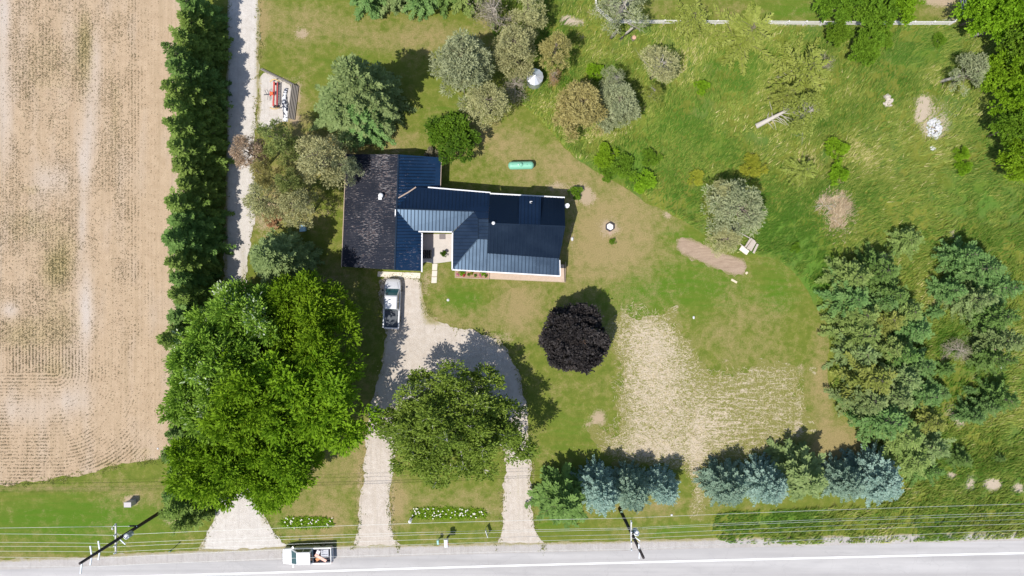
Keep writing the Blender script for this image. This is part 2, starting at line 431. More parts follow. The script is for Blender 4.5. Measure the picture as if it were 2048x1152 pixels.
# ---- gravel surfaces
def mat_gravel(name, a, b, weeds=True, dark=(.26, .22, .18)):
    g = G(name)
    big = g.noise(.35, 4, .6); mid = g.noise(1.7, 5, .65); fine = g.noise(9.0, 4, .75)
    st = g.voro(9.0); 
    c = g.mix(g.rng(mid, .3, .7), a, b)
    c = g.mix(g.m('MULTIPLY', g.rng(g.noise(.9, 4, .6, vec=g.co((3.2, .16, 1)), dist=.4), .52, .68), .32), c, tuple(x * .72 for x in a))
    c = g.mix(g.m('MULTIPLY', g.rng(big, .5, .72), .35), c, tuple(x * .8 for x in a))
    c = g.mix(g.m('MULTIPLY', g.rng(fine, .56, .76), .5), c, dark)
    c = g.mix(g.m('MULTIPLY', g.rng(st, .0, .22, 1, 0), .25), c, (.75, .72, .68))
    if weeds:
        w = g.m('ADD', g.m('ADD', g.attr('weeds'), g.m('MULTIPLY', g.attr('edge'), .45)), g.m('ADD', g.m('MULTIPLY', g.m('SUBTRACT', mid, .5), 1.0), g.m('MULTIPLY', g.m('SUBTRACT', fine, .5), 1.2)))
        c = g.mix(g.m('MULTIPLY', g.rng(w, .35, .8), .85), c, g.mix(g.rng(fine, .35, .65), (.16, .165, .04), (.34, .27, .13)))
    return g.out(c, .95, 0, .1, g.bump(g.m('ADD', fine, g.m('MULTIPLY', st, .6)), .7, .06))
M_gravel = mat_gravel('driveway_gravel', (.43, .37, .31), (.53, .475, .42))
M_lane = mat_gravel('lane_gravel', (.47, .43, .39), (.57, .535, .50))
M_shoulder = mat_gravel('shoulder_gravel', (.37, .34, .32), (.44, .415, .40))

LANE = [(456, -120), (517, -120), (519, 60), (518, 140), (512, 250), (506, 310), (512, 380), (508, 440), (500, 500), (492, 560), (490, 640), (496, 760), (492, 900), (500, 985), (522, 1020), (540, 1055), (566, 1088),
        (590, 1108), (390, 1116), (400, 1098), (418, 1062), (432, 1030), (440, 960), (444, 800), (446, 640), (450, 420), (454, 200)]
lane, LANE_W = sheet('gravel_lane', LANE, 0.2, 0.32, 0.7, 0.009, M_lane, {'weeds': lambda x, y: blobs(x, y, [(516, 100, 5, 150, .5), (452, 300, 5, 400, .6), (485, 700, 6, 300, .5), (400, 1095, 20, 10, .4), (525, 1040, 8, 30, .3)])}, seed=12)
tag(lane, 'pale gravel lane shaded by the spruce row', 'lane', kind='structure')
DRIVE = [(756, 552), (842, 552), (846, 585), (852, 622), (868, 646), (905, 655), (955, 662), (1000, 680), (1022, 710), (1042, 762), (1056, 822), (1059, 890), (1063, 960), (1066, 1040), (1080, 1080), (1100, 1100),
         (985, 1104), (1003, 1075), (1006, 1000), (1010, 930), (1008, 870), (990, 800), (950, 765), (890, 760), (840, 780), (805, 830), (790, 900), (782, 960), (779, 1030), (785, 1070), (806, 1104),
         (696, 1108), (715, 1078), (722, 1000), (727, 930), (734, 860), (744, 800), (762, 735), (772, 690), (768, 650), (760, 600)]
drive, DRIVE_W = sheet('driveway', DRIVE, 0.18, 0.42, 0.7, 0.010, M_gravel, {'weeds': lambda x, y: blobs(x, y, [(862, 640, 16, 14, .6), (760, 660, 10, 60, .5), (848, 600, 10, 40, .5), (990, 690, 30, 12, .4), (762, 880, 4, 90, .40), (750, 1010, 4, 70, .42), (1036, 960, 4, 120, .42), (900, 690, 60, 16, .05), (940, 780, 60, 30, .5)])}, seed=15, it=2)
tag(drive, 'horseshoe shaped gravel driveway leading to the garage', 'driveway', kind='structure')
pad, _ = sheet('gravel_pad', [(520, 140), (556, 156), (588, 173), (580, 238), (552, 248), (540, 262), (514, 264), (516, 200)], 0.2, 0.16, 0.6, 0.012, M_lane, {'weeds': lambda x, y: blobs(x, y, [(518, 200, 4, 40, .7), (530, 262, 20, 8, .4)])}, seed=18, it=1)
tag(pad, 'small gravel pad behind a low timber wall', 'gravel pad', kind='structure')
g = G('bare_dirt')
f1 = g.noise(1.4, 5, .7, vec=g.co((.5, 2.0, 1), .42), dist=.8); f2 = g.noise(10, 5, .8); f3 = g.voro(5.0)
c = g.mix(g.rng(f1, .3, .7), (.29, .21, .15), (.43, .325, .24)); c = g.mix(g.m('MULTIPLY', g.rng(f2, .5, .72), .5), c, (.20, .145, .10)); c = g.mix(g.m('MULTIPLY', g.rng(f3, .0, .14, 1, 0), .6), c, (.52, .45, .38))
w = g.m('ADD', g.m('MULTIPLY', g.attr('edge'), .7), g.m('MULTIPLY', g.m('SUBTRACT', f2, .5), 1.6)); c = g.mix(g.m('MULTIPLY', g.rng(w, .4, .7), .9), c, (.15, .165, .035))
M_dirt = g.out(c, .95, 0, .1, g.bump(g.m('ADD', f1, f2), .9, .09))
dirt, _ = sheet('dirt_patch', [(1357, 470), (1376, 476), (1410, 487), (1438, 503), (1470, 512), (1492, 522), (1496, 540), (1482, 555), (1440, 542), (1400, 524), (1350, 503)], 0.15, 0.45, 0.7, 0.008, M_dirt, seed=21, it=1)
tag(dirt, 'bare brown dirt strip where grass was stripped from lawn', 'dirt patch', kind='structure')

# ---- straw covered reseeding plot
g = G('straw_and_seedlings')
mid = g.noise(.8, 5, .65); fine = g.noise(5.5, 5, .8); fl = g.noise(1.5, 5, .8, vec=g.co((1, 1.9, 1), .25), dist=1.6)
straw = g.mix(g.rng(fine, .3, .7), (.36, .295, .21), (.55, .47, .36))
grs = g.mix(g.rng(g.noise(8, 4, .7), .3, .7), (.125, .145, .030), (.245, .215, .075))
k = g.m('ADD', g.attr('cover'), g.m('ADD', g.m('MULTIPLY', g.m('SUBTRACT', fl, .5), 3.2), g.m('MULTIPLY', g.m('SUBTRACT', fine, .5), 1.3)))
rw = g.noise(1.0, 4, .7, vec=g.co((.5, 3.4, 1), .02), dist=.5)
k = g.m('ADD', k, g.m('MULTIPLY', g.attr('rows'), g.m('MULTIPLY', g.m('SUBTRACT', rw, .53), 2.6)))
c = g.mix(g.rng(k, .28, .60), grs, straw)
c = g.mix(g.m('MULTIPLY', g.rng(g.noise(14, 4, .8), .55, .72), .5), c, (.20, .15, .075))
M_straw = g.out(c, .95, 0, .1, g.bump(g.m('ADD', fine, fl), .8, .06))
STRAW = [(1240, 602), (1300, 610), (1345, 640), (1388, 690), (1398, 722), (1424, 744), (1440, 736), (1602, 732), (1609, 800), (1606, 878), (1562, 890), (1545, 925), (1450, 918), (1404, 945), (1412, 1000), (1408, 1032), (1378, 1037),
         (1386, 990), (1372, 942), (1340, 940), (1250, 930), (1200, 905), (1188, 866), (1236, 838), (1222, 780), (1236, 720), (1218, 680), (1226, 640)]
straw, STRAW_W = sheet('straw_plot', STRAW, 0.20, 3.0, 2.4, 0.007, M_straw, {'rows': lambda x, y: np.clip((x - 1395) / 40, 0, 1), 'cover': lambda x, y: .25 - .55 * np.exp(-np.abs(sdf_poly(x, y, STRAW)) / 11.0) + blobs(x, y, [(1310, 780, 60, 160, .34), (1290, 690, 50, 50, .15), (1600, 850, 10, 60, .5), (1430, 850, 50, 50, .3), (1520, 740, 90, 8, .35), (1395, 940, 20, 80, .4), (1300, 900, 80, 20, .3)])}, seed=25, it=1)
tag(straw, 'reseeded lawn plot strewn with pale straw', 'straw plot', kind='structure')

# ---- road along the bottom
def edge(x, pts):
    return float(np.interp(x, [p[0] for p in pts], [p[1] for p in pts]))
SHO = [(-900, 1156), (0, 1119), (160, 1113), (340, 1103), (560, 1094), (800, 1090), (1080, 1085), (1536, 1074), (2048, 1062), (2950, 1040)]
ASP = [(-900, 1163), (0, 1140), (260, 1129), (512, 1121), (1024, 1106), (1536, 1094), (2048, 1081), (2950, 1059)]
LIN = [(-900, 1183), (0, 1159.5), (512, 1146), (1024, 1131), (1536, 1118), (2048, 1106), (2950, 1083)]
def strip(top, bot):
    X = list(range(-900, 2951, 150))
    return [(x, edge(x, top)) for x in X] + [(x, (edge(x, bot) if not callable(bot) else bot(x))) for x in reversed(X)]
sho, _ = sheet('road_shoulder', strip(SHO, lambda x: edge(x, ASP) + 12), 0.3, 0.28, 0.9, 0.014, M_shoulder, {'weeds': lambda x, y: .5 * np.exp(-((y - np.interp(x, [p[0] for p in SHO], [p[1] for p in SHO])) / 5) ** 2)}, seed=31, it=0)
tag(sho, 'pale gravel shoulder between grass verge and road', 'shoulder', kind='structure')
g = G('asphalt')
al = g.co((1, 1, 1), 0.0262)
lanes = g.noise(1.0, 3, .5, vec=g.co((0.02, 0.9, 1), 0.0262)); fine = g.noise(14, 4, .8); mid = g.noise(1.0, 5, .6, vec=g.co((.25, 1, 1), .0262))
c = g.mix(g.rng(lanes, .35, .65), (.335, .321, .318), (.435, .42, .416))
c = g.mix(g.m('MULTIPLY', g.rng(mid, .45, .7), .3), c, (.27, .262, .266))
c = g.mix(g.m('MULTIPLY', g.rng(fine, .55, .75), .3), c, (.24, .235, .235))
ck = g.voro(.22, out='Distance', feature='DISTANCE_TO_EDGE', vec=g.n('VectorMath', {0: g.co(), 1: g.n('TexNoise', {'Vector': g.co(), 'Scale': 1.5, 'Detail': 4}).outputs['Color']}, operation='ADD').outputs[0])
c = g.mix(g.m('MULTIPLY', g.rng(ck, .0, .008, 1, 0), .16), c, (.15, .145, .145))
M_asph = g.out(c, .85, 0, .2, g.bump(fine, .3, .02))
asp, _ = sheet('road', strip(ASP, lambda x: edge(x, ASP) + 190), 0.4, 0.06, 1.2, 0.020, M_asph, seed=33, it=0)
tag(asp, 'pale weathered two lane asphalt road along the bottom', 'road', kind='structure')
M_line = plain('white_road_paint', (.78, .78, .78), .7, 0, .06, 5)
mbx = MB()
for x in range(-900, 2950, 50):
    a0 = U(x, edge(x, LIN) - 1.7); a1 = U(x + 50, edge(x + 50, LIN) - 1.7); b0 = U(x, edge(x, LIN) + 1.7); b1 = U(x + 50, edge(x + 50, LIN) + 1.7)
    mbx.add([a0, a1, b1, b0], [(0, 1, 2, 3)])
o = mbx.build('edge_line', M_line); o.location.z = .025; tag(o, 'solid white edge line painted along the road', 'road line', kind='structure')
# ================================================================== VEGETATION
def mat_leaf(name, a, b, c3=None, trans=0.28, spec=0.10, rough=0.6, hue=0.006, val=0.08, hi=.86):
    """Leaf colour from each leaf's own tint, with a little variation from tree to tree."""
    g = G(name)
    t = g.attr('tint')
    col_ = g.mix(t, a, b)
    if c3: col_ = g.mix(g.rng(t, hi, hi + .11), col_, c3)
    r = g.rand()
    col_ = g.hsv(col_, g.rng(r, 0, 1, .5 - hue, .5 + hue), 1.0, g.rng(r, 0, 1, 1 - val, 1 + val))
    bs = g.n('BsdfPrincipled', {'Base Color': col_, 'Roughness': rough, 'Specular IOR Level': spec})
    tr = g.n('BsdfTranslucent', {'Color': col_})
    mx = g.n('MixShader'); mx.inputs[0].default_value = trans
    g.nt.links.new(bs.outputs[0], mx.inputs[1]); g.nt.links.new(tr.outputs[0], mx.inputs[2]); g.nt.links.new(mx.outputs[0], g.o.inputs[0])
    return g.mat

L_spruce = mat_leaf('spruce_needles', (.085, .160, .034), (.20, .315, .080))
L_spruce_v = mat_leaf('fresh_spruce_needles', (.105, .175, .030), (.245, .345, .075))
L_spruce_lt = mat_leaf('pale_spruce_needles', (.140, .205, .068), (.30, .38, .145))
L_spruce_ol = mat_leaf('olive_spruce_needles', (.140, .210, .050), (.31, .39, .115))
L_spruce_yl = mat_leaf('yellow_green_spruce_needles', (.15, .19, .035), (.34, .36, .09))
L_spruce_bg = mat_leaf('blue_green_spruce_needles', (.095, .195, .052), (.225, .355, .112))
L_blue = mat_leaf('blue_spruce_needles', (.155, .26, .215), (.38, .52, .435), hue=.008)
L_blue2 = mat_leaf('grey_green_spruce_needles', (.13, .215, .155), (.31, .42, .31))
L_pine = mat_leaf('pine_needles', (.29, .29, .125), (.54, .525, .265))
L_pine_y = mat_leaf('yellowed_pine_needles', (.31, .275, .090), (.53, .47, .19))
L_pine_g = mat_leaf('green_pine_needles', (.17, .22, .055), (.34, .39, .13))
L_pine_gr = mat_leaf('grey_green_pine_needles', (.24, .275, .140), (.46, .49, .28))
L_brown = mat_leaf('browned_needles', (.33, .235, .16), (.54, .40, .29))
L_rust = mat_leaf('rust_needles', (.40, .23, .11), (.60, .38, .20))
L_maple = mat_leaf('maple_leaves', (.100, .200, .008), (.25, .410, .020), (.34, .50, .07), trans=.30)
L_silver = mat_leaf('silver_maple_leaves', (.115, .220, .014), (.28, .425, .050), (.62, .68, .50), trans=.22, spec=.25, hi=.76)
L_birch = mat_leaf('poplar_leaves', (.088, .155, .014), (.245, .350, .048), (.46, .52, .22), trans=.24, spec=.2)
L_purple = mat_leaf('purple_maple_leaves', (.022, .019, .019), (.058, .050, .048), (.15, .095, .06), trans=.10, spec=.25)
L_bright = mat_leaf('bright_green_leaves', (.11, .22, .008), (.26, .43, .022), trans=.30)
L_green = mat_leaf('green_leaves', (.075, .155, .010), (.18, .30, .024), trans=.28)
L_shrub = mat_leaf('dark_shrub_leaves', (.022, .060, .008), (.12, .22, .012))
L_yellow = mat_leaf('yellow_flower_heads', (.19, .25, .02), (.38, .37, .045))
L_tam = mat_leaf('larch_needles', (.20, .25, .035), (.40, .44, .11), trans=.3)
L_greyleaf = mat_leaf('dry_grey_foliage', (.22, .20, .13), (.40, .36, .25))
M_bark = plain('grey_brown_bark', (.20, .165, .13), .9, 0, .3, 7, .1, .6)
M_barkg = plain('pale_grey_bark', (.36, .33, .29), .9, 0, .25, 7, .1, .5)
M_birchbark = plain('white_birch_bark', (.66, .64, .58), .8, 0, .15, 5, .2, .2)
M_deadwood = plain('dead_grey_wood', (.42, .37, .31), .9, 0, .2, 6, .1, .4)

def leaf_quads(P, D, N, L, W):
    """Diamond leaves: P base, D axis, N side hint, lengths L, widths W."""
    D = D / (np.linalg.norm(D, axis=1, keepdims=True) + 1e-9)
    S = np.cross(D, N); S = S / (np.linalg.norm(S, axis=1, keepdims=True) + 1e-9)
    L = np.asarray(L)[:, None]; W = np.asarray(W)[:, None]
    V = np.stack([P, P + D * L * .5 + S * W * .5, P + D * L, P + D * L * .5 - S * W * .5], 1)
    return V.reshape(-1, 3)

def leaf_mesh(name, parts):
    V = np.concatenate([p[0] for p in parts]); T = np.concatenate([p[1] for p in parts])
    F = np.arange(len(V), dtype=np.int32).reshape(-1, 4)
    return np_mesh(name, V, F, {'tint': np.clip(T, 0, 1)})

def conifer(seed, H=10.0, R=2.4, levels=24, nb=9, step=.17, ll=.46, lw=.17, droop=.35, power=.8, gap=0.0, z0=.06, tubes=True, jit=.18):
    rs = np.random.RandomState(seed); parts = []
    tr = MB(); tr.tube([(0, 0, 0), (0, 0, H * .5), (0, 0, H * .98)], [.018 * H, .011 * H, .012], 7)
    for i in range(levels):
        t = i / (levels - 1)
        z = H * (z0 + (.97 - z0) * t)
        Lm = R * ((1 - t) ** power) + .12
        n = max(4, int(nb * (1 - .45 * t)))
        a0 = rs.rand() * 6.28
        for b in range(n):
            if rs.rand() < gap: continue
            az = a0 + 6.283 * b / n + rs.normal(0, .16)
            Lb = Lm * (1 + rs.normal(0, jit)); Lb = max(Lb, .12)
            up = .10 + .55 * t + rs.normal(0, .07); dr = droop * (1 - t * .7)
            m = max(3, int(Lb / step))
            s = (np.arange(m) + .6) / m; s = s[s > .12]; m = len(s)
            ca, sa = math.cos(az), math.sin(az)
            rr = Lb * s
            zz = z + Lb * (up * s - dr * s * s)
            fw = np.stack([np.full(m, ca), np.full(m, sa), up - 2 * dr * s], 1)
            sd_ = np.stack([np.full(m, -sa), np.full(m, ca), np.zeros(m)], 1)
            base = np.stack([ca * rr, sa * rr, zz], 1)
            bt = rs.rand() * .5
            for side, sw in ((-1, .85), (1, .85), (0, .0)):
                k = base + rs.normal(0, .035, (m, 3))
                d = fw * .62 + sd_ * side * sw + rs.normal(0, .16, (m, 3))
                tw = (.5 + .9 * np.sqrt(np.clip(1 - s, 0, 1)) * min(1, Lb / 1.2))
                N = np.array([0, 0, 1.0]) + rs.normal(0, .38, (m, 3))
                parts.append((leaf_quads(k, d, N, ll * tw * (.8 + .4 * rs.rand(m)), np.full(m, lw) * (.75 + .5 * rs.rand(m))),
                              bt + .5 * rs.rand(m) * (.5 + .5 * s)))
            if tubes and Lb > .5:
                tr.tube([(0, 0, z), (ca * Lb * .5, sa * Lb * .5, z + Lb * (up * .5 - dr * .25)), (ca * Lb * .95, sa * Lb * .95, z + Lb * (up * .95 - dr * .9))], [.03, .018, .006], 3, False)
    return leaf_mesh('crown', parts), tr

def rdirs(rs, n, zmin=-1.0):
    v = rs.normal(0, 1, (n * 4 + 16, 3)); v /= np.linalg.norm(v, axis=1, keepdims=True)
    v = v[v[:, 2] > zmin]
    return v[:n]

def decid(seed, H=10.0, R=4.0, lobes=34, lobe_r=.30, sprays=34, leaves=9, ll=.34, lw=.19, zc=.60, hz=.40, limbs=8, zmin=-.35, fill=.35, twigs=0, lump=.22, outward=.8, spread=.55):
    """Broadleaf crown: lobes on and in an uneven envelope, each a bundle of leafy sprays."""
    rs = np.random.RandomState(seed); parts = []
    tr = MB(); tr.tube([(0, 0, 0), (.02 * H * rs.normal(), .02 * H * rs.normal(), H * .28), (0, 0, H * .62)], [.026 * H, .020 * H, .008 * H], 8)
    dirs = rdirs(rs, lobes, zmin)
    for i in range(lobes):
        d = dirs[i]
        f = (1 - lump + 2 * lump * rs.rand()) if i > lobes * fill else (.35 + .45 * rs.rand())
        c = np.array([d[0] * R * (1 - lobe_r * .75) * f, d[1] * R * (1 - lobe_r * .75) * f, H * zc + d[2] * H * hz * (1 - lobe_r * .5) * f])
        r = R * lobe_r * (.75 + .5 * rs.rand())
        n = sprays
        q = rdirs(rs, n, -.55)
        q = q * np.array([1, 1, .8]) + outward * d * .7 + np.array([0, 0, .15])
        q /= np.linalg.norm(q, axis=1, keepdims=True)
        n = len(q)
        s = .42 + .66 * (np.arange(leaves) + .5) / leaves
        P = c + (q[:, None, :] * s[None, :, None]) * r * (.8 + .4 * rs.rand(n, 1, 1)) + rs.normal(0, .05 * r + .03, (n, leaves, 3))
        P[:, :, 2] -= (s[None, :] ** 2) * r * .12
        D = q[:, None, :] + rs.normal(0, spread, (n, leaves, 3)) + np.array([0, 0, -.12])
        N = np.array([0, 0, 1.0]) + rs.normal(0, .45, (n, leaves, 3))
        tint = (.42 * rs.rand() + .25 * rs.rand(n, 1) + .33 * rs.rand(n, leaves)).ravel()
        cnt = n * leaves
        parts.append((leaf_quads(P.reshape(-1, 3), D.reshape(-1, 3), N.reshape(-1, 3), ll * (.7 + .6 * rs.rand(cnt)), lw * (.7 + .6 * rs.rand(cnt))), tint))
        if i % max(1, lobes // max(limbs, 1)) == 0 or twigs:
            h0 = H * (.22 + .25 * rs.rand())
            mid_ = np.array([c[0] * .45, c[1] * .45, h0 + (c[2] - h0) * .55])
            tr.tube([(0, 0, h0), tuple(mid_), tuple(c)], [.010 * H, .006 * H, .02], 5, False)
            if twigs:
                for k in range(twigs):
                    e = c + q[k % n] * r * (.7 + .4 * rs.rand())
                    tr.tube([tuple(c), tuple((c + e) / 2 + rs.normal(0, .1, 3)), tuple(e)], [.055, .034, .010], 3, False)
    return leaf_mesh('crown', parts), tr

def pine(seed, H=10.0, R=3.0, clumps=34, cr=.70, needles=150, ll=.30, lw=.085, z0=.42, flat=.55, lean=(0, 0), bare=0.0):
    """Scots pine: bare trunk, twisting limbs, separate puffs of needles at their ends."""
    rs = np.random.RandomState(seed); parts = []
    tr = MB()
    top = np.array([lean[0], lean[1], H * .93]); midp = top * .5 + np.append(rs.normal(0, .02 * H, 2), 0)
    tr.tube([(0, 0, 0), tuple(midp), tuple(top)], [.020 * H, .013 * H, .03], 7)
    for i in range(clumps):
        t = rs.rand() ** .8
        h = z0 + (.97 - z0) * t
        rad = R * (1.05 - .65 * t) * (.3 + .75 * math.sqrt(rs.rand()))
        az = rs.rand() * 6.283
        ax = top * h; ax[2] = H * h * .93
        c = ax + np.array([math.cos(az) * rad, math.sin(az) * rad, rs.normal(0, .25) + rad * .12])
        st = ax - np.array([0, 0, .25 * rad + .15])
        kn = (st * .5 + c * .5) + rs.normal(0, .12, 3)
        tr.tube([tuple(st), tuple(kn), tuple(c)], [.055, .035, .012], 4, False)
        if rs.rand() < bare:
            for k in range(5):
                e = c + rs.normal(0, .5, 3); tr.tube([tuple(kn), tuple((c + e) / 2), tuple(e)], [.022, .014, .006], 3, False)
            continue
        r = cr * (.6 + .7 * rs.rand())
        n = int(needles * (r / cr) ** 2)
        q = rdirs(rs, n, -.5); n = len(q)
        P = c + q * np.array([1, 1, flat]) * r * (.35 + .62 * rs.rand(n, 1))
        D = q + rs.normal(0, .5, (n, 3)) + np.array([0, 0, .15])
        N = rs.normal(0, 1, (n, 3)) + np.array([0, 0, .7])
        parts.append((leaf_quads(P, D, N, ll * (.7 + .6 * rs.rand(n)), lw * (.7 + .6 * rs.rand(n))), .35 * rs.rand() + .65 * rs.rand(n)))
    return leaf_mesh('crown', parts), tr

def baretree(seed, H=6.0, R=2.5, limbs=26, twigs=9, leaf=60):
    rs = np.random.RandomState(seed); tr = MB(); parts = []
    tr.tube([(0, 0, 0), (.1, 0, H * .5), (.0, .1, H * .95)], [.02 * H, .012 * H, .02], 6)
    for i in range(limbs):
        h = H * (.2 + .75 * rs.rand()); az = rs.rand() * 6.28; L = R * (1.1 - .6 * h / H) * (.6 + .5 * rs.rand())
        e = np.array([math.cos(az) * L, math.sin(az) * L, h + L * .25 * rs.normal()]); s = np.array([0, 0, h])
        kn = s * .5 + e * .5 + rs.normal(0, .15, 3)
        tr.tube([tuple(s), tuple(kn), tuple(e)], [.05, .032, .012], 4, False)
        for k in range(twigs):
            u = .3 + .7 * rs.rand(); p = s * (1 - u) + e * u; d = rs.normal(0, 1, 3) * np.array([1, 1, .5]) + (e - s) / (L + .1)
            q = p + d / np.linalg.norm(d) * (.3 + .6 * rs.rand())
            tr.tube([tuple(p), tuple(q)], [.02, .009], 3, False)
        n = leaf
        P = e + rs.normal(0, .45, (n, 3)) * np.array([1, 1, .6]); D = rs.normal(0, 1, (n, 3)); N = rs.normal(0, 1, (n, 3)) + np.array([0, 0, .8])
        parts.append((leaf_quads(P, D, N, .18 + .2 * rs.rand(n), .05 + .05 * rs.rand(n)), rs.rand(n)))
    return leaf_mesh('crown', parts), tr

PROTO = {}
def proto(key, maker, H, R, bark, **kw):
    vs = []
    for sd_ in kw.pop('seeds'):
        crown, tr = maker(sd_, H=H, R=R, **kw)
        me = bpy.data.meshes.new('trunk'); me.from_pydata(tr.v, [], tr.f); me.materials.append(bark)
        for p in me.polygons: p.use_smooth = True
        vs.append((me, crown))
    PROTO[key] = (vs, H, R)
proto('spruce', conifer, 10.5, 2.3, M_bark, seeds=(1, 2, 3), levels=24, nb=9, ll=.56, lw=.22, power=.72, jit=.30, gap=.07)
proto('spruce_s', conifer, 7.0, 2.3, M_bark, seeds=(11, 12, 13, 14), levels=16, nb=8, ll=.50, lw=.17, power=.78, droop=.13, gap=.10, jit=.30)
proto('spruce_big', conifer, 14.0, 3.6, M_bark, seeds=(21, 22), levels=32, nb=12, step=.19, ll=.62, lw=.22, power=.62, jit=.22)
proto('bluespruce', conifer, 8.0, 2.7, M_bark, seeds=(31, 32, 33), levels=26, nb=13, step=.15, ll=.36, lw=.15, power=.55, droop=.20, jit=.14)
proto('pine', pine, 10.0, 3.0, M_bark, seeds=(41, 42, 43, 44), clumps=38, needles=170, cr=.80, lw=.10)
proto('pine_thin', pine, 9.0, 2.6, M_barkg, seeds=(51, 52, 53), clumps=44, needles=110, cr=.66, bare=.12, ll=.30)
proto('pine_dense', pine, 9.0, 3.0, M_bark, seeds=(61, 62), clumps=70, needles=190, cr=.72, z0=.3, lw=.10)
proto('larch', conifer, 8.0, 2.6, M_bark, seeds=(71, 72), levels=17, nb=8, step=.17, ll=.46, lw=.15, power=.6, droop=.05, gap=.22, jit=.35)
proto('maple', decid, 13.0, 6.3, M_bark, seeds=(81, 82, 83, 84), lobes=70, lobe_r=.27, sprays=46, leaves=9, ll=.50, lw=.21, lump=.32, spread=.40)
proto('poplar', decid, 12.5, 8.2, M_birchbark, seeds=(91,), lobes=120, lobe_r=.20, sprays=44, leaves=10, ll=.36, lw=.19, twigs=3, lump=.28, hz=.40, zc=.56)
proto('purple', decid, 6.8, 4.0, M_bark, seeds=(101,), lobes=90, lobe_r=.20, sprays=40, leaves=9, ll=.30, lw=.20, lump=.15, zc=.54, hz=.44, fill=.2)
proto('leafy', decid, 8.0, 3.0, M_bark, seeds=(111, 112, 113), lobes=36, lobe_r=.30, sprays=30, leaves=8, ll=.36, lw=.22, lump=.3)
proto('shrub', decid, 2.6, 1.8, M_bark, seeds=(121, 122), lobes=26, lobe_r=.32, sprays=22, leaves=7, ll=.24, lw=.15, zc=.5, hz=.45, lump=.25, limbs=5)
proto('bare', baretree, 6.0, 2.4, M_deadwood, seeds=(131, 132))

COUNT = {}
trs = random.Random(77)
def tree(kind, mode, px, py, rpx, H, leafmat, label, name='spruce_tree', cat='tree', group=None, bark=None, var=None, rz=None, sy=1.0):
    """mode b: (px,py) is the foot; a: the apex; c: the middle of the crown as seen from the drone."""
    vs, H0, R0 = PROTO[kind]
    z = {'b': 0.0, 'a': H * .97, 'c': H * (.55 if kind not in ('pine', 'pine_thin', 'pine_dense') else .65), 's': H * .3}[mode]
    p = U(px, py, z); p.z = 0
    k = COUNT.get(kind, 0); COUNT[kind] = k + 1
    tm, cm = vs[(k if var is None else var) % len(vs)]
    e = empty(name, p, trs.uniform(0, 6.283) if rz is None else rz)
    sc = rpx * SPX / R0 * ((CAM_H - .6 * H) / CAM_H if mode != 'b' else .97)
    e.scale = (sc * trs.uniform(.94, 1.06), sc * trs.uniform(.94, 1.06) * sy, H / H0)
    link('trunk', tm, bark if bark else tm.materials[0], e)
    link('crown', cm, leafmat, e)
    tag(e, label, cat, group)
    return e

# ---- the spruce row beside the field, counted from the top of the photo
ORD = ['first', 'second', 'third', 'fourth', 'fifth', 'sixth', 'seventh', 'eighth', 'ninth', 'tenth', 'eleventh', 'twelfth', 'thirteenth', 'fourteenth', 'fifteenth', 'sixteenth', 'seventeenth', 'eighteenth', 'nineteenth', 'twentieth', 'twenty-first', 'twenty-second', 'twenty-third', 'twenty-fourth', 'twenty-fifth', 'twenty-sixth', 'twenty-seventh', 'twenty-eighth', 'twenty-ninth', 'thirtieth']
ROWG = 'spruces in the row between field and lane'
yb = 48; i = 0
while yb < 1010 and i < len(ORD):
    f = (yb - 48) / 960
    tree('spruce', 'b', 424 - 14 * f + trs.uniform(-4, 4), yb, 32 + trs.uniform(-6, 6), 9.8 + trs.uniform(-1.9, 1.6), (L_spruce, L_spruce_v, L_spruce)[trs.randrange(3)],
         'dark green spruce in the row beside the field, %s from the top end' % ORD[i], group=ROWG)
    yb += 35 + trs.uniform(-6, 6); i += 1

for x_, y_, r_, h_, lb_ in ((402, 985, 33, 8.6, 'dark spruce at the road end of the row, behind the left utility pole'), (408, 1012, 30, 7.2, 'last small dark spruce of the row, nearest the road')):
    tree('spruce', 'b', x_, y_, r_, h_, L_spruce_v, lb_, group=ROWG)
# ---- big broadleaf trees lower left
BG = 'tall maples massed beside the lane'
tree('maple', 'c', 452, 712, 84, 12.5, L_silver, 'silvery leaved maple overlapping the spruce row', 'maple_tree', group=BG, var=0)
tree('maple', 'c', 505, 655, 78, 12, L_silver, 'silvery green maple with pale leaf undersides beside the gravel lane top', 'maple_tree', group=BG, var=1)
tree('maple', 'c', 618, 648, 86, 11.5, L_maple, 'bright green maple nearest the garage', 'maple_tree', group=BG, var=2)
tree('maple', 'c', 622, 795, 102, 12.5, L_maple, 'bright green maple reaching towards the left driveway arm', 'maple_tree', group=BG, var=3)
tree('maple', 'c', 522, 790, 100, 13.5, L_maple, 'tallest bright green maple in the middle of the maple mass', 'maple_tree', group=BG, var=0)
tree('maple', 'c', 447, 905, 88, 12, L_maple, 'bright green maple overhanging the spruce row near the road', 'maple_tree', group=BG, var=1)
tree('maple', 'c', 545, 920, 86, 11.5, L_maple, 'bright green maple above the gravel lane mouth', 'maple_tree', group=BG, var=2)
tree('maple', 'c', 440, 800, 80, 12, L_silver, 'grey green maple crowding the field side spruces', 'maple_tree', group=BG, var=3)
# ---- poplar in the driveway loop, purple maple
tree('poplar', 'c', 912, 852, 132, 11.0, L_birch, 'broad tree with pale branches filling the driveway loop', 'poplar_tree', rz=0.0, sy=.80)
tree('purple', 'c', 1149, 677, 63, 6.8, L_purple, 'round dark purple leaved maple on the front lawn', 'maple_tree')

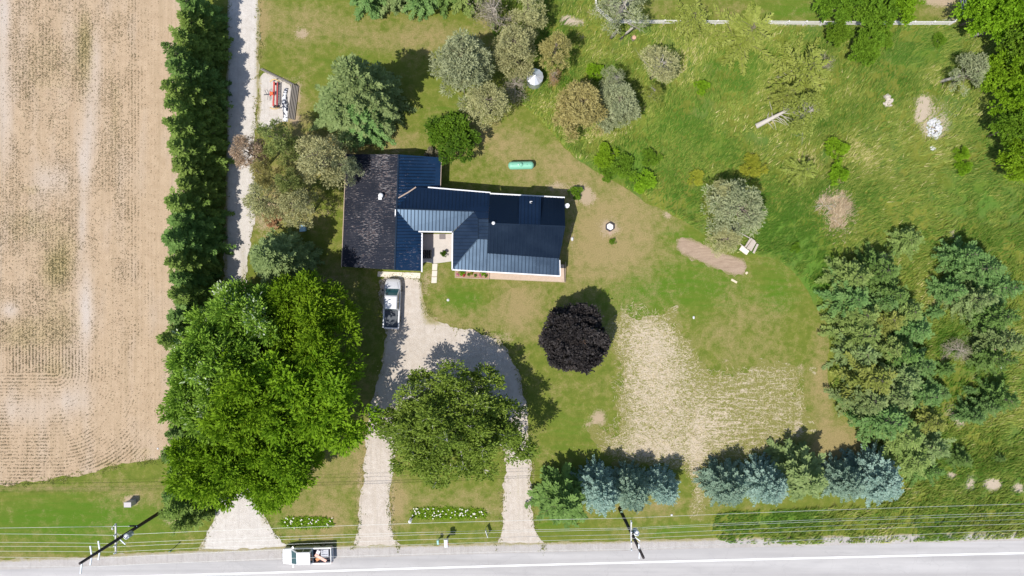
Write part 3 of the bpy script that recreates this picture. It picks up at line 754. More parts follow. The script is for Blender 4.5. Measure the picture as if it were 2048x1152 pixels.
# ---- spruces and pines left of the house
tree('spruce_big', 'a', 690, 130, 62, 16, L_spruce_lt, 'large pale green spruce with long shadow above the garage', rz=.4)
tree('spruce_big', 'a', 662, 190, 60, 10.5, L_spruce_lt, 'lower green spruce tucked against the large pale spruce', rz=1.2)
tree('spruce_big', 'a', 704, 205, 52, 8.5, L_spruce_bg, 'small blue green spruce under the large pale spruce', rz=2.2)
tree('spruce_big', 'b', 588, 520, 52, 11.5, L_spruce_lt, 'pale green spruce standing between lane and garage')
PG = 'pines beside the lane left of the garage'
tree('pine', 'c', 497, 305, 38, 10.0, L_brown, 'browned dying pine overhanging the gravel lane', 'pine_tree', group=PG, var=0)
tree('pine', 'c', 552, 280, 40, 9.5, L_pine_g, 'green topped pine just below the gravel pad', 'pine_tree', group=PG, var=1)
tree('pine', 'c', 527, 348, 29, 9.0, L_pine_y, 'small yellow green pine between browned pine and lane', 'pine_tree', group=PG, var=2)
tree('pine', 'c', 585, 366, 31, 9.0, L_pine_g, 'small fresh green pine in the middle of the pine clump', 'pine_tree', group=PG, var=3)
tree('pine', 'c', 640, 318, 57, 10.5, L_pine, 'largest olive grey pine beside the garage roof', 'pine_tree', group=PG, var=0)
tree('pine', 'c', 690, 335, 29, 8.0, L_pine_gr, 'grey pine branch crown hanging over the garage roof edge', 'pine_tree', group=PG, var=2)
tree('pine', 'c', 524, 398, 40, 9.5, L_pine, 'olive pine above the pale spruce beside the lane', 'pine_tree', group=PG, var=1)
tree('pine', 'c', 595, 412, 42, 9.0, L_pine, 'olive pine above the blue bin', 'pine_tree', group=PG, var=3)
tree('shrub', 's', 545, 440, 16, 1.2, L_rust, 'low rust brown shrub beside the pale green spruce', 'shrub', 'shrub')
tree('leafy', 'c', 905, 274, 46, 4.5, L_shrub, 'round dark shrub with bright yellow green top behind the house', 'shrub', 'shrub')
tree('shrub', 's', 862, 308, 12, 1.3, L_greyleaf, 'small grey leaved shrub at the back corner of the garage', 'shrub', 'shrub')
tree('shrub', 's', 1152, 385, 13, 1.0, L_green, 'small green shrub in gravel at house corner', 'shrub', 'shrub')
tree('shrub', 's', 1225, 483, 6, .5, L_green, 'tiny green weed tuft below the fire pit', 'weed', 'weed')

# ---- trees along the top
for k, (x, y, r, h, mt, lb) in enumerate([(742, 2, 36, 8.5, L_spruce_bg, 'blue green spruce at the left end of the top spruce group'), (795, -6, 36, 9, L_spruce_lt, 'pale green spruce second from left in the top spruce group'),
        (850, 2, 36, 9, L_spruce_bg, 'blue green spruce in the middle of the top spruce group'), (893, -4, 34, 8.5, L_spruce, 'dark green spruce fourth from left in the top spruce group'), (930, 4, 30, 7.5, L_spruce_ol, 'olive green spruce at the right end of the top spruce group')]):
    tree('spruce', 'b', x, y, r, h, mt, lb, group='spruces along the top edge')
tree('bare', 'c', 990, 35, 44, 7.0, L_greyleaf, 'grey half bare tree beside the top spruce group', 'bare_tree', var=0)
tree('pine', 'c', 1055, 20, 42, 7.0, L_pine, 'olive pine at the top edge beside the sandy spot', 'pine_tree', var=1)
tree('pine_dense', 'c', 926, 126, 66, 10, L_pine_gr, 'dense grey green pine right of the long spruce shadow', 'pine_tree', var=0)
tree('pine', 'c', 975, 205, 46, 7.5, L_pine, 'thin olive grey pine above the round dark shrub', 'pine_tree', var=2)
tree('pine_dense', 'c', 1030, 96, 46, 8.5, L_pine, 'olive pine leaning over the round metal bin', 'pine_tree', var=1)
tree('pine', 'c', 1110, 100, 36, 8.0, L_pine_y, 'yellow olive pine right of the round metal bin', 'pine_tree', var=3)
tree('bare', 'c', 1030, 172, 28, 4.0, L_greyleaf, 'grey leafless tangle of branches left of the round bin', 'bare_tree', var=1)
tree('bare', 'c', 1108, 152, 17, 3.5, L_rust, 'small rust coloured dead tree beside the round bin', 'bare_tree', var=0)
tree('pine_dense', 'c', 1160, 214, 56, 8.0, L_pine_y, 'round ochre yellow pine at the meadow edge', 'pine_tree', var=0)
tree('pine_dense', 'c', 1236, 208, 46, 7.0, L_pine_gr, 'grey green pine beside the ochre yellow pine', 'pine_tree', var=1)
tree('pine_thin', 'c', 1226, 160, 28, 6.0, L_pine_gr, 'small grey pine with bare twisted branches above the grey green pine', 'pine_tree', var=1)
tree('pine_thin', 'c', 1318, 132, 44, 7.5, L_pine, 'thin olive pine with forked limbs alone in the meadow', 'pine_tree', var=0)
tree('pine_thin', 'c', 1307, 185, 20, 4.5, L_tam, 'small yellow green pine below the forked olive pine', 'pine_tree', var=2)
tree('pine_thin', 'c', 1248, 14, 50, 9.0, L_pine_gr, 'sparse pine with two bare trunks astride the white fence', 'pine_tree', var=1)
tree('larch', 'c', 1385, 36, 36, 5.0, L_tam, 'small thin larch growing at the white fence', 'larch_tree', var=0)
tree('larch', 'c', 1497, 66, 56, 6.5, L_tam, 'yellow green open larch beside the white fence', 'larch_tree', var=1)
tree('larch', 'c', 1612, 138, 50, 6.5, L_tam, 'open pale larch near the middle of the meadow', 'larch_tree', var=0)
tree('bare', 'c', 1640, 130, 22, 4.0, L_greyleaf, 'grey dead branches mixed into the open pale larch', 'bare_tree', var=1)
tree('pine_thin', 'c', 1612, 226, 44, 6.5, L_tam, 'yellow green tree above the fallen grey trunk', 'pine_tree', var=0)
tree('larch', 'c', 1572, 190, 28, 5.5, L_tam, 'small larch beside the fallen grey trunk', 'larch_tree', var=1)
tree('larch', 'c', 1610, 340, 24, 4.0, L_tam, 'small pale larch below the yellow green tree in meadow', 'larch_tree', var=0)
tree('pine', 'c', 1945, 147, 40, 6.0, L_pine_gr, 'pale grey green pine at the edge of the broadleaf wood', 'pine_tree', var=1)
tree('pine', 'c', 1475, 420, 60, 7.5, L_pine_gr, 'large grey green pine between meadow and dirt strip', 'pine_tree', var=2)
tree('pine', 'c', 1448, 385, 30, 6.5, L_pine, 'olive pine beside the large grey green pine', 'pine_tree', var=0)
tree('pine', 'c', 1450, 478, 34, 4.5, L_pine, 'low olive pine boughs above the dirt strip', 'pine_tree', var=3)
tree('shrub', 's', 1502, 335, 24, 1.4, L_yellow, 'yellow flowering weed patch above the large grey green pine', 'shrub', 'shrub')
tree('shrub', 's', 1392, 357, 15, .8, L_yellow, 'small yellow flowering weed patch in the meadow', 'shrub', 'shrub')
BW = 'broadleaf trees at the right edge'
for x, y, r, h, mt, lb in [(1968, 22, 42, 8, L_bright, 'bright green broadleaf tree beside the fence corner'), (2018, 40, 46, 9, L_bright, 'bright green broadleaf tree in the top right corner'), (2032, 105, 44, 9, L_green, 'green broadleaf tree above the pale grey green pine'),
        (2000, 150, 36, 7.5, L_bright, 'bright green broadleaf tree right of the pale grey green pine'), (2038, 195, 42, 8, L_bright, 'bright green broadleaf tree level with the bare sandy spot'), (2022, 258, 36, 7, L_green, 'green broadleaf tree level with the white rock pile'),
        (2040, 318, 36, 6.5, L_bright, 'lowest bright green tree of the right edge wood')]:
    tree('leafy', 'c', x, y, r, h, mt, lb, 'broadleaf_tree', group=BW)
FG = 'broadleaf trees over the white fence'
for x, y, r, h, mt, lb in [(1670, 16, 32, 6, L_green, 'green broadleaf tree left of the gap over the white fence'), (1672, 70, 22, 4.5, L_green, 'smaller bright green tree below the left fence tree'), (1742, 24, 38, 6.5, L_green, 'dark green broadleaf tree overhanging the white fence'),
        (1795, 22, 28, 6, L_bright, 'bright green tree left of the sandy oval behind the fence'), (1728, 98, 30, 5, L_green, 'green broadleaf tree in front of the white fence')]:
    tree('leafy', 'c', x, y, r, h, mt, lb, 'broadleaf_tree', group=FG)

# ---- shrubs in the meadow
SG = 'leafy shrubs in the meadow'
for x, y, rx, h, mt, lb in [(1403, 175, 14, 1.2, L_bright, 'round bright green shrub alone in the upper meadow'), (1670, 300, 22, 1.8, L_bright, 'bright green shrub above the brush pile, upper of two'), (1672, 348, 20, 1.8, L_bright, 'bright green shrub touching the brush pile'),
        (1918, 310, 14, 1.4, L_bright, 'bright green shrub below the white rock pile'), (1922, 338, 14, 1.5, L_bright, 'lower bright green shrub below the white rock pile'), (1210, 312, 22, 1.5, L_bright, 'leafy green shrub at the curved lawn edge behind propane tank'),
        (1245, 335, 24, 1.5, L_green, 'broad green shrub in the weedy lawn edge patch'), (1285, 365, 22, 1.4, L_bright, 'leafy green shrub nearest the large grey green pine side of weedy patch'), (1215, 348, 14, 1.1, L_green, 'small dark shrub on the lawn edge curve'),
        (1190, 145, 16, 1.6, L_bright, 'bright green shrub beside the rust coloured dead tree'), (1300, 318, 18, 1.2, L_green, 'green shrub at the top of the weedy patch'), (1140, 178, 14, 1.4, L_green, 'dark shrub between round bin and ochre pine'),
        (1760, 80, 20, 1.6, L_green, 'green shrub right of the tree in front of the fence'), (1875, 82, 13, 1.2, L_green, 'small green shrub near the fence corner'), (1590, 495, 10, .8, L_green, 'tiny green shrub by the lawn bend')]:
    tree('shrub', 's', x, y, rx, h, mt, lb, 'shrub', 'shrub', SG)

# ---- blue spruces along the road
RG = 'spruces in front along the road'
for k, (x, y, r, h, mt, kd, lb) in enumerate([(1122, 1003, 52, 8.5, L_spruce, 'spruce', 'dark green spruce at the left end of the front spruce group'), (1203, 985, 46, 7.8, L_blue, 'bluespruce', 'pale blue spruce second in the left front group'),
        (1265, 985, 44, 7.5, L_blue2, 'bluespruce', 'blue green spruce behind the second utility pole'), (1330, 980, 35, 6.6, L_blue, 'bluespruce', 'small blue spruce at the right end of the left front group'),
        (1455, 975, 44, 7.0, L_blue2, 'bluespruce', 'blue green spruce starting the right front group beside dirt path'), (1537, 970, 44, 7.2, L_blue, 'bluespruce', 'silvery blue spruce second in the right front group'),
        (1608, 955, 52, 8.0, L_spruce_lt, 'spruce', 'tall green spruce in the middle of the right front group'), (1690, 965, 40, 6.4, L_blue2, 'bluespruce', 'grey green spruce next to the silvery blue end spruce'), (1757, 960, 52, 7.2, L_blue, 'bluespruce', 'large silvery blue spruce ending the right front group')]):
    tree(kd, 'c', x, y, r, h, mt, lb, group=RG)
    
# ---- spruce grove at the right
GG = 'spruces of the thick grove at right'
for x, y, r, h, mt, lb in [
        (1735, 552, 32, 7, L_spruce_ol, 'olive spruce at the top left corner of the thick grove'), (1728, 600, 32, 6.5, L_spruce_bg, 'blue green spruce second down the lawn side of the grove'), (1748, 632, 32, 6.5, L_spruce_ol, 'olive grey spruce third down the lawn side of the grove'),
        (1752, 672, 32, 6.8, L_spruce_ol, 'olive spruce fourth down the lawn side of the grove'), (1748, 712, 32, 6.2, L_spruce_lt, 'green spruce fifth down the lawn side of the grove'), (1774, 765, 42, 8, L_spruce_yl, 'yellow green spruce with spreading ribs of branches beside the straw plot'),
        (1765, 808, 36, 7, L_spruce_lt, 'green spruce below the yellow green ribbed spruce'), (1802, 850, 40, 7.6, L_spruce_bg, 'blue green spruce at the lower bulge of the grove'), (1818, 800, 34, 7, L_spruce_lt, 'green spruce behind the lower grove edge'), (1838, 880, 36, 7, L_spruce_ol, 'olive spruce near the bottom of the grove'),
        (1790, 540, 32, 7, L_spruce, 'dark spruce at the top of the grove'), (1806, 590, 32, 6.6, L_spruce, 'dark green spruce inside the upper grove'), (1800, 640, 28, 6, L_spruce_yl, 'yellow green spruce inside the grove'), (1838, 625, 28, 5.6, L_spruce_ol, 'brownish olive spruce on the clearing side of the grove'),
        (1858, 662, 26, 5.8, L_spruce_bg, 'blue green spruce on the clearing side of the grove'), (1800, 700, 28, 6, L_spruce_ol, 'olive spruce deep in the middle of the grove'), (1830, 712, 30, 6.6, L_spruce, 'dark spruce in the middle of the grove'), (1866, 735, 28, 6.2, L_spruce_bg, 'blue green spruce facing the clearing low down'),
        (1835, 765, 32, 6.8, L_spruce_lt, 'fresh green spruce in the lower grove'), (1876, 795, 28, 5.8, L_spruce_bg, 'blue green spruce at the lower clearing corner'), (1884, 850, 30, 5.8, L_spruce_yl, 'yellow green spruce at the foot of the grove'), (1892, 905, 32, 6, L_spruce_lt, 'green spruce standing between grove and sandy verge'),
        (1850, 930, 30, 5.8, L_spruce_ol, 'olive spruce beside the silvery blue end spruce'), (1880, 948, 24, 4.6, L_spruce, 'small dark spruce at the sandy verge'), (1790, 605, 26, 6, L_spruce_bg, 'narrow blue green spruce in the upper grove')]:
    tree('spruce_s', 'a', x, y, r * 1.24, h, mt, lb, group=GG)
EG = 'spruces at the far right clearing'
for x, y, r, h, mt, lb in [(1962, 508, 34, 6.5, L_spruce_bg, 'blue green spruce topping the far right spruce stand'), (2004, 535, 42, 7.5, L_spruce_bg, 'large blue green spruce with fanned branches at far right'), (1930, 580, 28, 5.5, L_spruce_bg, 'blue green spruce at the clearing side of the far right stand'),
        (1990, 598, 36, 7, L_spruce_lt, 'pale green spruce in the middle of the far right stand'), (2042, 575, 36, 7.5, L_spruce_bg, 'blue green spruce on the photo edge, upper'), (2036, 635, 36, 7.5, L_spruce, 'dark spruce on the photo edge, middle'), (2050, 685, 36, 7.5, L_spruce_lt, 'pale spruce on the photo edge, lower'),
        (2030, 722, 30, 6.5, L_spruce, 'dark spruce ending the far right stand beside brown dirt'), (1998, 818, 25, 4, L_spruce_bg, 'blue green spruce below the clearing'), (2036, 805, 28, 5.5, L_spruce, 'dark spruce below the clearing on the photo edge'), (1968, 838, 24, 4.2, L_spruce_bg, 'smaller spruce left of the one below the clearing'),
        (1940, 925, 22, 3.2, L_spruce, 'small dark spruce among the sandy verge spots'), (1907, 742, 17, 2.8, L_spruce, 'small dark spruce alone in the clearing'), (1897, 790, 20, 3.2, L_spruce_bg, 'small spruce low in the clearing'), (1952, 782, 10, 1.8, L_spruce_bg, 'tiny spruce in the clearing grass'),
        (1888, 625, 15, 2.6, L_spruce_bg, 'little blue spruce at the top of the clearing'), (2010, 920, 9, 1.4, L_spruce, 'tiny dark spruce near the right verge'), (1840, 478, 28, 4.4, L_spruce_ol, 'lone olive spruce above the grove')]:
    tree('spruce_s', 'a', x, y, r, h, mt, lb, group=EG)
tree('bare', 'c', 1915, 700, 26, 2.2, L_greyleaf, 'fallen grey bare tree across the clearing', 'bare_tree', var=1)

# ---- long meadow grass, one blade each
rs = np.random.RandomState(5)
def scatter_in(polyw, n, bbox, rs):
    x = rs.uniform(bbox[0], bbox[1], n); y = rs.uniform(bbox[2], bbox[3], n)
    k = np.zeros(n)
    for s0 in range(0, n, 60000):
        k[s0:s0 + 60000] = sdf_poly(x[s0:s0 + 60000], y[s0:s0 + 60000], polyw)
    m = k < -.1
    return x[m], y[m]
gx, gy = scatter_in(MEADOW_W, 520000, (-4, 64, -31, 36), rs)
gpx = gx / SPX + 1024; gpy = 576 - gy / SPX
keep = rs.rand(len(gx)) > np.clip(blobs(gpx, gpy, MB_BARE) * 1.1, 0, .97)
dens = .6 * vnoise(gx / 3.0, gy / 3.0, 40, 3) + .8 * vnoise(gx / .8, gy / .8, 45, 2)
keep &= rs.rand(len(gx)) < np.clip(.50 + 1.3 * dens, .04, 1)
dens = dens[keep]; gx = gx[keep]; gy = gy[keep]; gpx = gpx[keep]; gpy = gpy[keep]; n = len(gx)
wind = -.55 + .9 * vnoise(gx / 7, gy / 7, 41, 2) + rs.normal(0, .45, n) + math.pi / 2 * .9
hgt = (.26 + .36 * rs.rand(n)) * (1 + .5 * vnoise(gx / 3, gy / 3, 43, 2))
leanx = np.cos(wind) * hgt * (.6 + .7 * rs.rand(n)); leany = np.sin(wind) * hgt * (.6 + .7 * rs.rand(n))
bw = .030 + .034 * rs.rand(n)
B = np.stack([gx, gy, np.full(n, .01)], 1); side = np.stack([-np.sin(wind) * bw, np.cos(wind) * bw, np.zeros(n)], 1)
T = B + np.stack([leanx, leany, hgt], 1)
V = np.stack([B - side, B + side, T], 1).reshape(-1, 3); F = np.arange(n * 3).reshape(-1, 3)
hue = np.clip(.5 + .55 * vnoise(gx / 5, gy / 5, 44, 3) + .24 * rs.normal(0, 1, n) + .25 * dens - .5 * blobs(gpx, gpy, MB_LUSH) - .15, 0, 1)
L_grass = mat_leaf('long_grass', (.080, .180, .016), (.39, .405, .088), (.60, .52, .25), trans=.25, spec=.2)
o = link('meadow_grass', np_mesh('meadow_grass', V, F, {'tint': hue}), L_grass)
tag(o, 'long wind bent grass blades of the meadow', 'grass', kind='stuff')

# ---- seedlings in the field, in drilled rows that turn along the headland
n = 230000
x = rs.uniform(-14, 366, n); y = rs.uniform(-12, 970, n)
cx, cy = 112.0, 745.0
r = np.where(y > cy, np.where(x > cx, np.hypot(x - cx, y - cy), y - cy), x - cx)
sp = 6.6
rsn = np.round(r / sp) * sp + rs.normal(0, 1, n) * np.where((x < 260) & (y < 690), 1.7, .8); dr = rsn - r
ux = np.where(y > cy, np.where(x > cx, (x - cx) / np.maximum(r, 1e-3), 0), 1.0); uy = np.where(y > cy, np.where(x > cx, (y - cy) / np.maximum(r, 1e-3), 1.0), 0.0)
x = x + ux * dr; y = y + uy * dr
de = .15 + .46 * vnoise(x / 30, y / 60, 50, 3) + .8 * blobs(x, y, FIELD_WEED) - .9 * blobs(x, y, FIELD_PALE) * .6 - np.clip((x - 255) / 90, 0, 1) * .45
k = (rs.rand(n) < np.clip(de, .05, 1))
kw = np.stack([(x - 1024) * SPX, (576 - y) * SPX], 1)
k &= sdf_poly(kw[:, 0], kw[:, 1], FIELD_W) < -.35
kw = kw[k]; x = x[k]; y = y[k]; n = len(kw)
siz = (.035 + .07 * rs.rand(n)) * (1 - .35 * np.clip((x - 260) / 80, 0, 1))
P = np.concatenate([np.column_stack([kw, np.full(n, .02)])] * 2); a = rs.rand(2 * n) * 6.283
D = np.stack([np.cos(a), np.sin(a), .55 + .3 * rs.rand(2 * n)], 1); N = np.array([0, 0, 1.0]) + rs.normal(0, .5, (2 * n, 3))
S2 = np.concatenate([siz, siz])
tint = np.concatenate([rs.rand(n), rs.rand(n)]) * .6 + .4 * (1 - np.clip(np.concatenate([blobs(x, y, FIELD_WEED)] * 2), 0, 1))
L_crop = mat_leaf('seedling_leaves', (.16, .16, .06), (.27, .21, .13), trans=.15)
o = link('field_seedlings', leaf_mesh('field_seedlings', [(leaf_quads(P, D, N, S2 * 1.25, S2 * .6), tint)]), L_crop)
tag(o, 'sparse green brown seedlings drilled in rows on the field', 'crop', kind='stuff')

# ---- loose straw on the plot
gx, gy = scatter_in([(p[0], p[1]) for p in STRAW_W], 14000, (9, 36, -29, 0), rs); n = len(gx)
a = rs.rand(n) * 6.283
P = np.stack([gx, gy, np.full(n, .015)], 1); D = np.stack([np.cos(a), np.sin(a), .08 + .12 * rs.rand(n)], 1); N = np.array([0, 0, 1.0]) + rs.normal(0, .2, (n, 3))
L_straw = mat_leaf('loose_straw', (.36, .285, .15), (.62, .53, .36), trans=.1)
o = link('loose_straw', leaf_mesh('loose_straw', [(leaf_quads(P, D, N, .25 + .45 * rs.rand(n), .025 + .02 * rs.rand(n)), rs.rand(n))]), L_straw)
tag(o, 'loose pale straw stalks scattered over the reseeded plot', 'straw', kind='stuff')

# ---- ragged tufts along the edges of gravel and field
L_tuft = mat_leaf('verge_tufts', (.10, .15, .022), (.30, .27, .085), (.48, .38, .2), trans=.2)
parts = []
for polyw, per, off in ((DRIVE_W, 26, .0), (LANE_W, 22, .0), (FIELD_W, 30, .25)):
    A = np.array(polyw); Bq = np.roll(A, -1, 0); ln_ = np.linalg.norm(Bq - A, axis=1)
    m = (ln_ * per).astype(int)
    P2 = np.concatenate([a + (b - a) * rs.rand(k, 1) for a, b, k in zip(A, Bq, m) if k > 0])
    P2 = P2[(np.abs(P2[:, 0]) < 62) & (P2[:, 1] > -30.6) & (P2[:, 1] < 36)]
    P2 = P2 + rs.normal(0, .24, P2.shape) + off * np.array([[0, -1.0]]) * rs.rand(len(P2), 1)
    k = rs.rand(len(P2)) < np.clip(.45 + .9 * vnoise(P2[:, 0] / 1.3, P2[:, 1] / 1.3, 60, 2), .03, 1)
    P2 = P2[k]; n = len(P2)
    for q in range(3):
        a = rs.rand(n) * 6.283
        D = np.stack([np.cos(a), np.sin(a), .35 + .4 * rs.rand(n)], 1)
        parts.append((leaf_quads(np.column_stack([P2 + rs.normal(0, .04, P2.shape), np.full(n, .012)]), D, np.array([0, 0, 1.0]) + rs.normal(0, .4, (n, 3)), .10 + .16 * rs.rand(n), .035 + .04 * rs.rand(n)), np.clip(.5 + .4 * vnoise(P2[:, 0] / 2, P2[:, 1] / 2, 61, 2) + .25 * rs.normal(0, 1, n), 0, 1)))
o = link('verge_grass', leaf_mesh('verge_grass', parts), L_tuft)
tag(o, 'ragged grass tufts along the gravel and field edges', 'grass', kind='stuff')
# ================================================================== HOUSE
def mat_roof(name, base, rough=.42, worn=0.0, axis='x', spec=.78):
    g = G(name)
    big = g.noise(.5, 4, .6); fine = g.noise(12, 4, .7)
    c = g.mix(g.rng(big, .3, .7), tuple(x * .85 for x in base), tuple(x * 1.18 for x in base))
    r = g.rng(big, .3, .7, rough - .05, rough + .06)
    if worn:
        # paint flaked off in short dashes along the sheet ribs, more of them in the middle
        sc = (2.4, 17.0, 1) if axis == 'x' else (17.0, 2.4, 1)
        fl = g.noise(1.0, 3, .55, vec=g.co(sc)); fl2 = g.noise(.22, 3, .5, vec=g.co((1, 1, 1), .3))
        k = g.m('ADD', fl, g.m('MULTIPLY', g.m('SUBTRACT', fl2, .5), .55))
        msk = g.rng(k, .74 - worn * .13, .78 - worn * .13)
        flc = g.mix(g.rng(g.noise(6, 3, .6), .4, .6), (.26, .17, .14), (.50, .48, .48))
        scuff = g.m('MULTIPLY', g.rng(g.noise(.8, 4, .7, vec=g.co((.5, .8, 1), .8)), .5, .75), .18 * worn)
        c = g.mix(scuff, c, (.12, .11, .12))
        c = g.mix(g.m('MULTIPLY', msk, .42), c, flc)
        r = g.m('ADD', r, g.m('MULTIPLY', msk, .3))
    return g.out(c, r, 0.0, spec, g.bump(fine, .05, .01), Specular_Tint=(.48, .70, 1.0, 1))
M_roof = mat_roof('navy_steel_roof', (.0035, .009, .022), .30)
M_roof_shade = mat_roof('shaded_navy_steel_roof', (.0022, .0052, .0125), .34, spec=.42)  # same navy paint darkened: raised slopes' lack of glare put into the colour
M_roof_w = mat_roof('worn_dark_steel_roof', (.016, .016, .022), .55, 1.0, spec=.2)
M_roof_e = mat_roof('navy_steel_roof_flaked', (.005, .020, .052), .45, .25, spec=.35)
M_rib = mat_roof('steel_roof_rib', (.004, .009, .020), .45, spec=.3)
M_white = plain('white_painted_metal', (.70, .70, .71), .45, 0, .04, 3)
M_wall = plain('cream_siding', (.62, .58, .50), .8, 0, .08, 2)
M_brick = plain('tan_brick', (.38, .27, .20), .9, 0, .2, 9, .2, .3)
M_glass = plain('window_glass', (.03, .05, .06), .08, 0, .2, 1, .8)
M_conc = plain('concrete', (.50, .46, .42), .9, 0, .14, 2.0, .2, .3)
M_conc2 = plain('pale_concrete_slab', (.60, .55, .47), .9, 0, .12, 3.0, .2, .3)
M_deck = plain('cedar_deck_board', (.52, .40, .31), .75, 0, .18, 3.0, .2, .2)
M_rust = plain('rusty_flashing', (.42, .32, .25), .7, 0, .3, 6)
M_dark = plain('black_rubber', (.02, .02, .022), .8, 0, .2, 5)
M_mulch = plain('planting_soil', (.34, .22, .15), .95, 0, .25, 8, .1, .5)

def plane_ribs(pts, u, spacing, w, h, lift=.0):
    """Ribs across a roof plane: pts polygon (3D), u the direction a rib runs (3D, in the plane)."""
    P = [Vector(p) for p in pts]
    nrm = Vector((0, 0, 0))
    for i in range(len(P)):
        a = P[i]; b = P[(i + 1) % len(P)]
        nrm += (a - P[0]).cross(b - P[0])
    nrm.normalize()
    if nrm.z < 0: nrm = -nrm
    u = Vector(u); u = (u - nrm * u.dot(nrm)).normalized(); v = nrm.cross(u)
    o = P[0]
    q = [((p - o).dot(u), (p - o).dot(v)) for p in P]
    vmin = min(b for a, b in q); vmax = max(b for a, b in q)
    mb = MB(); t = vmin + spacing * .5
    while t < vmax:
        xs_ = []
        for i in range(len(q)):
            (a0, b0), (a1, b1) = q[i], q[(i + 1) % len(q)]
            if (b0 > t) != (b1 > t): xs_.append(a0 + (a1 - a0) * (t - b0) / (b1 - b0))
        xs_.sort()
        for k in range(0, len(xs_) - 1, 2):
            if xs_[k + 1] - xs_[k] > .1:
                A = o + u * (xs_[k] + .01) + v * t + nrm * (h * .5 + lift); B = o + u * (xs_[k + 1] - .01) + v * t + nrm * (h * .5 + lift)
                mb.beam(A, B, w, h, nrm)
        t += spacing
    return mb

def roof_plane(name, pxz, run, mat, parent, spacing=.40, thick=.10, ribmat=None, w=.075, h=.045):
    pts = [U(*p) for p in pxz]
    o = MB().prism(pts, thick).build(name, mat, parent)
    a, b = U(*run[0]), U(*run[1])
    r = plane_ribs(pts, b - a, spacing, w, h, .002).build('rib_set', ribmat or M_rib, o)
    r['kind'] = 'stuff'
    return o

house = empty('farmhouse', (0, 0, 0))
tag(house, 'single storey house with navy steel roof, white gutters and attached garage', 'house')
RG_, EW, EE = 3.75, 2.05, 2.15
EE2 = 2.70
# garage: west slope, then the wide and the narrow part of the east slope
gw = roof_plane('roof', [(797, 309, RG_), (789, 540, RG_), (684, 533, EW), (693, 308, EW)], ((792, 420, RG_), (688, 420, EW)), M_roof_w, house, .30, .10, M_roof_w, .05, .035)
tag(gw, 'garage roof slope with flaking dark paint')
ge = roof_plane('roof', [(797.5, 309, RG_), (882, 315, EE), (880, 378, EE), (843, 400, EE2), (843, 542, EE2), (789.5, 540, RG_)], ((794, 420, RG_), (843, 420, EE2)), M_roof_e, house, .36, .10)
# breezeway, hip and porch planes
EV, RB = 3.05, 3.78
ZP = 3.92
Nn = [(790, 418, RB), (800, 371, EV), (980, 386, EV), (977.5, 424, RB)]
roof_plane('roof', Nn, ((900, 421, RB), (902, 380, EV)), M_roof, house)
MB().prism([U(948, 423.3, RB), U(977.5, 424.3, RB), U(977, 437, ZP), U(956, 437, ZP)], .1).build('roof', M_roof, house)
Ss = [(790, 418.6, RB), (948, 423.6, RB), (906, 463, EV), (838, 462, EV), (790, 460, EV)]
roof_plane('roof', Ss, ((880, 421, RB), (879, 462, EV)), M_roof, house)
Hw = [(948.3, 424, RB), (956, 437.4, ZP), (956, 478, ZP), (905.5, 538, EV), (906.5, 463.5, EV)]
roof_plane('roof', Hw, ((956, 450, RB), (906, 450, EV)), M_roof, house)
roof_plane('roof', [(956.4, 437.4, ZP), (977, 437.4, ZP + .03), (977, 478, ZP + .03), (956.4, 478, ZP)], ((957, 460, ZP), (977, 460, ZP + .03)), M_roof, house)
roof_plane('roof', [(956.4, 478.4, ZP), (977, 479, ZP), (976, 542.7, EV), (905.5, 538.6, EV)], ((960, 480, ZP), (958, 541, EV)), M_roof, house)
roof_plane('roof', [(976.3, 505, 3.53), (1118, 516, 3.55), (1119.5, 551, EV), (976.3, 542.7, EV)], ((1050, 511, 3.54), (1049, 547, EV)), M_roof, house)
# raised main roof
ZR, ZN, ZS = 5.40, 3.30, 3.68
roof_plane('roof', [(977, 447, ZR), (979.5, 388, ZN), (1129, 396, ZN), (1130.5, 453, ZR)], ((1050, 450, ZR), (1052, 392, ZN)), M_roof_shade, house)
roof_plane('roof', [(977, 447.4, ZR), (1130.5, 453.4, ZR), (1118.5, 517, ZS), (975, 506.5, ZS)], ((1050, 451, ZR), (1047, 512, ZS)), M_roof_shade, house)
roof_plane('roof', [(1037.5, 450.6, ZR + .06), (1039, 391, ZN + 1.15), (1082, 393.5, ZN + 1.15), (1080.5, 452, ZR + .06)], ((1060, 451, ZR), (1061, 393, ZN + 1.15)), M_roof, house, .40, 1.0)
# walls under the roofs
def wallbox(parent, corners, z0, z1, mat, name='wall'):
    b = [Vector((p.x, p.y, z1)) for p in corners]
    return MB().prism(b, z1 - z0).build(name, mat, parent)
def gp(px, py, z, dx=0, dy=0):
    p = U(px, py, z); return Vector((p.x + dx, p.y + dy, 0))
wg = wallbox(house, [gp(693, 308, EW, .3, -.3), gp(882, 315, EE, -.3, -.3), gp(880, 378, EE, -.3, 0), gp(843, 400, EE2, -.4, 0), gp(843, 542, EE2, -.4, .35), gp(684, 533, EW, .3, .35)], 0, EW - .12, M_wall)
wh = wallbox(house, [gp(830, 376, EV, 0, -.4), gp(980, 386, EV, 0, -.4), gp(1129, 396, ZN, -.4, -.4), gp(1130, 453, ZN, -.5, 0), gp(1119, 515, ZN, -.4, .1), gp(980, 512, ZN, 0, .1), gp(906, 500, EV, .5, 0), gp(906, 463, EV, .5, .5), gp(838, 462, EV, 0, .5)], 0, EV - .15, M_brick)
wallbox(house, [gp(984, 392, 3.0, 0, -.2), gp(1124, 399, 3.0, 0, -.2), gp(1124, 454, 3.0, 0, 0), gp(1112, 510, 3.0, 0, .2), gp(982, 502, 3.0, 0, .2)], EV - .1, ZN - .14, M_wall)
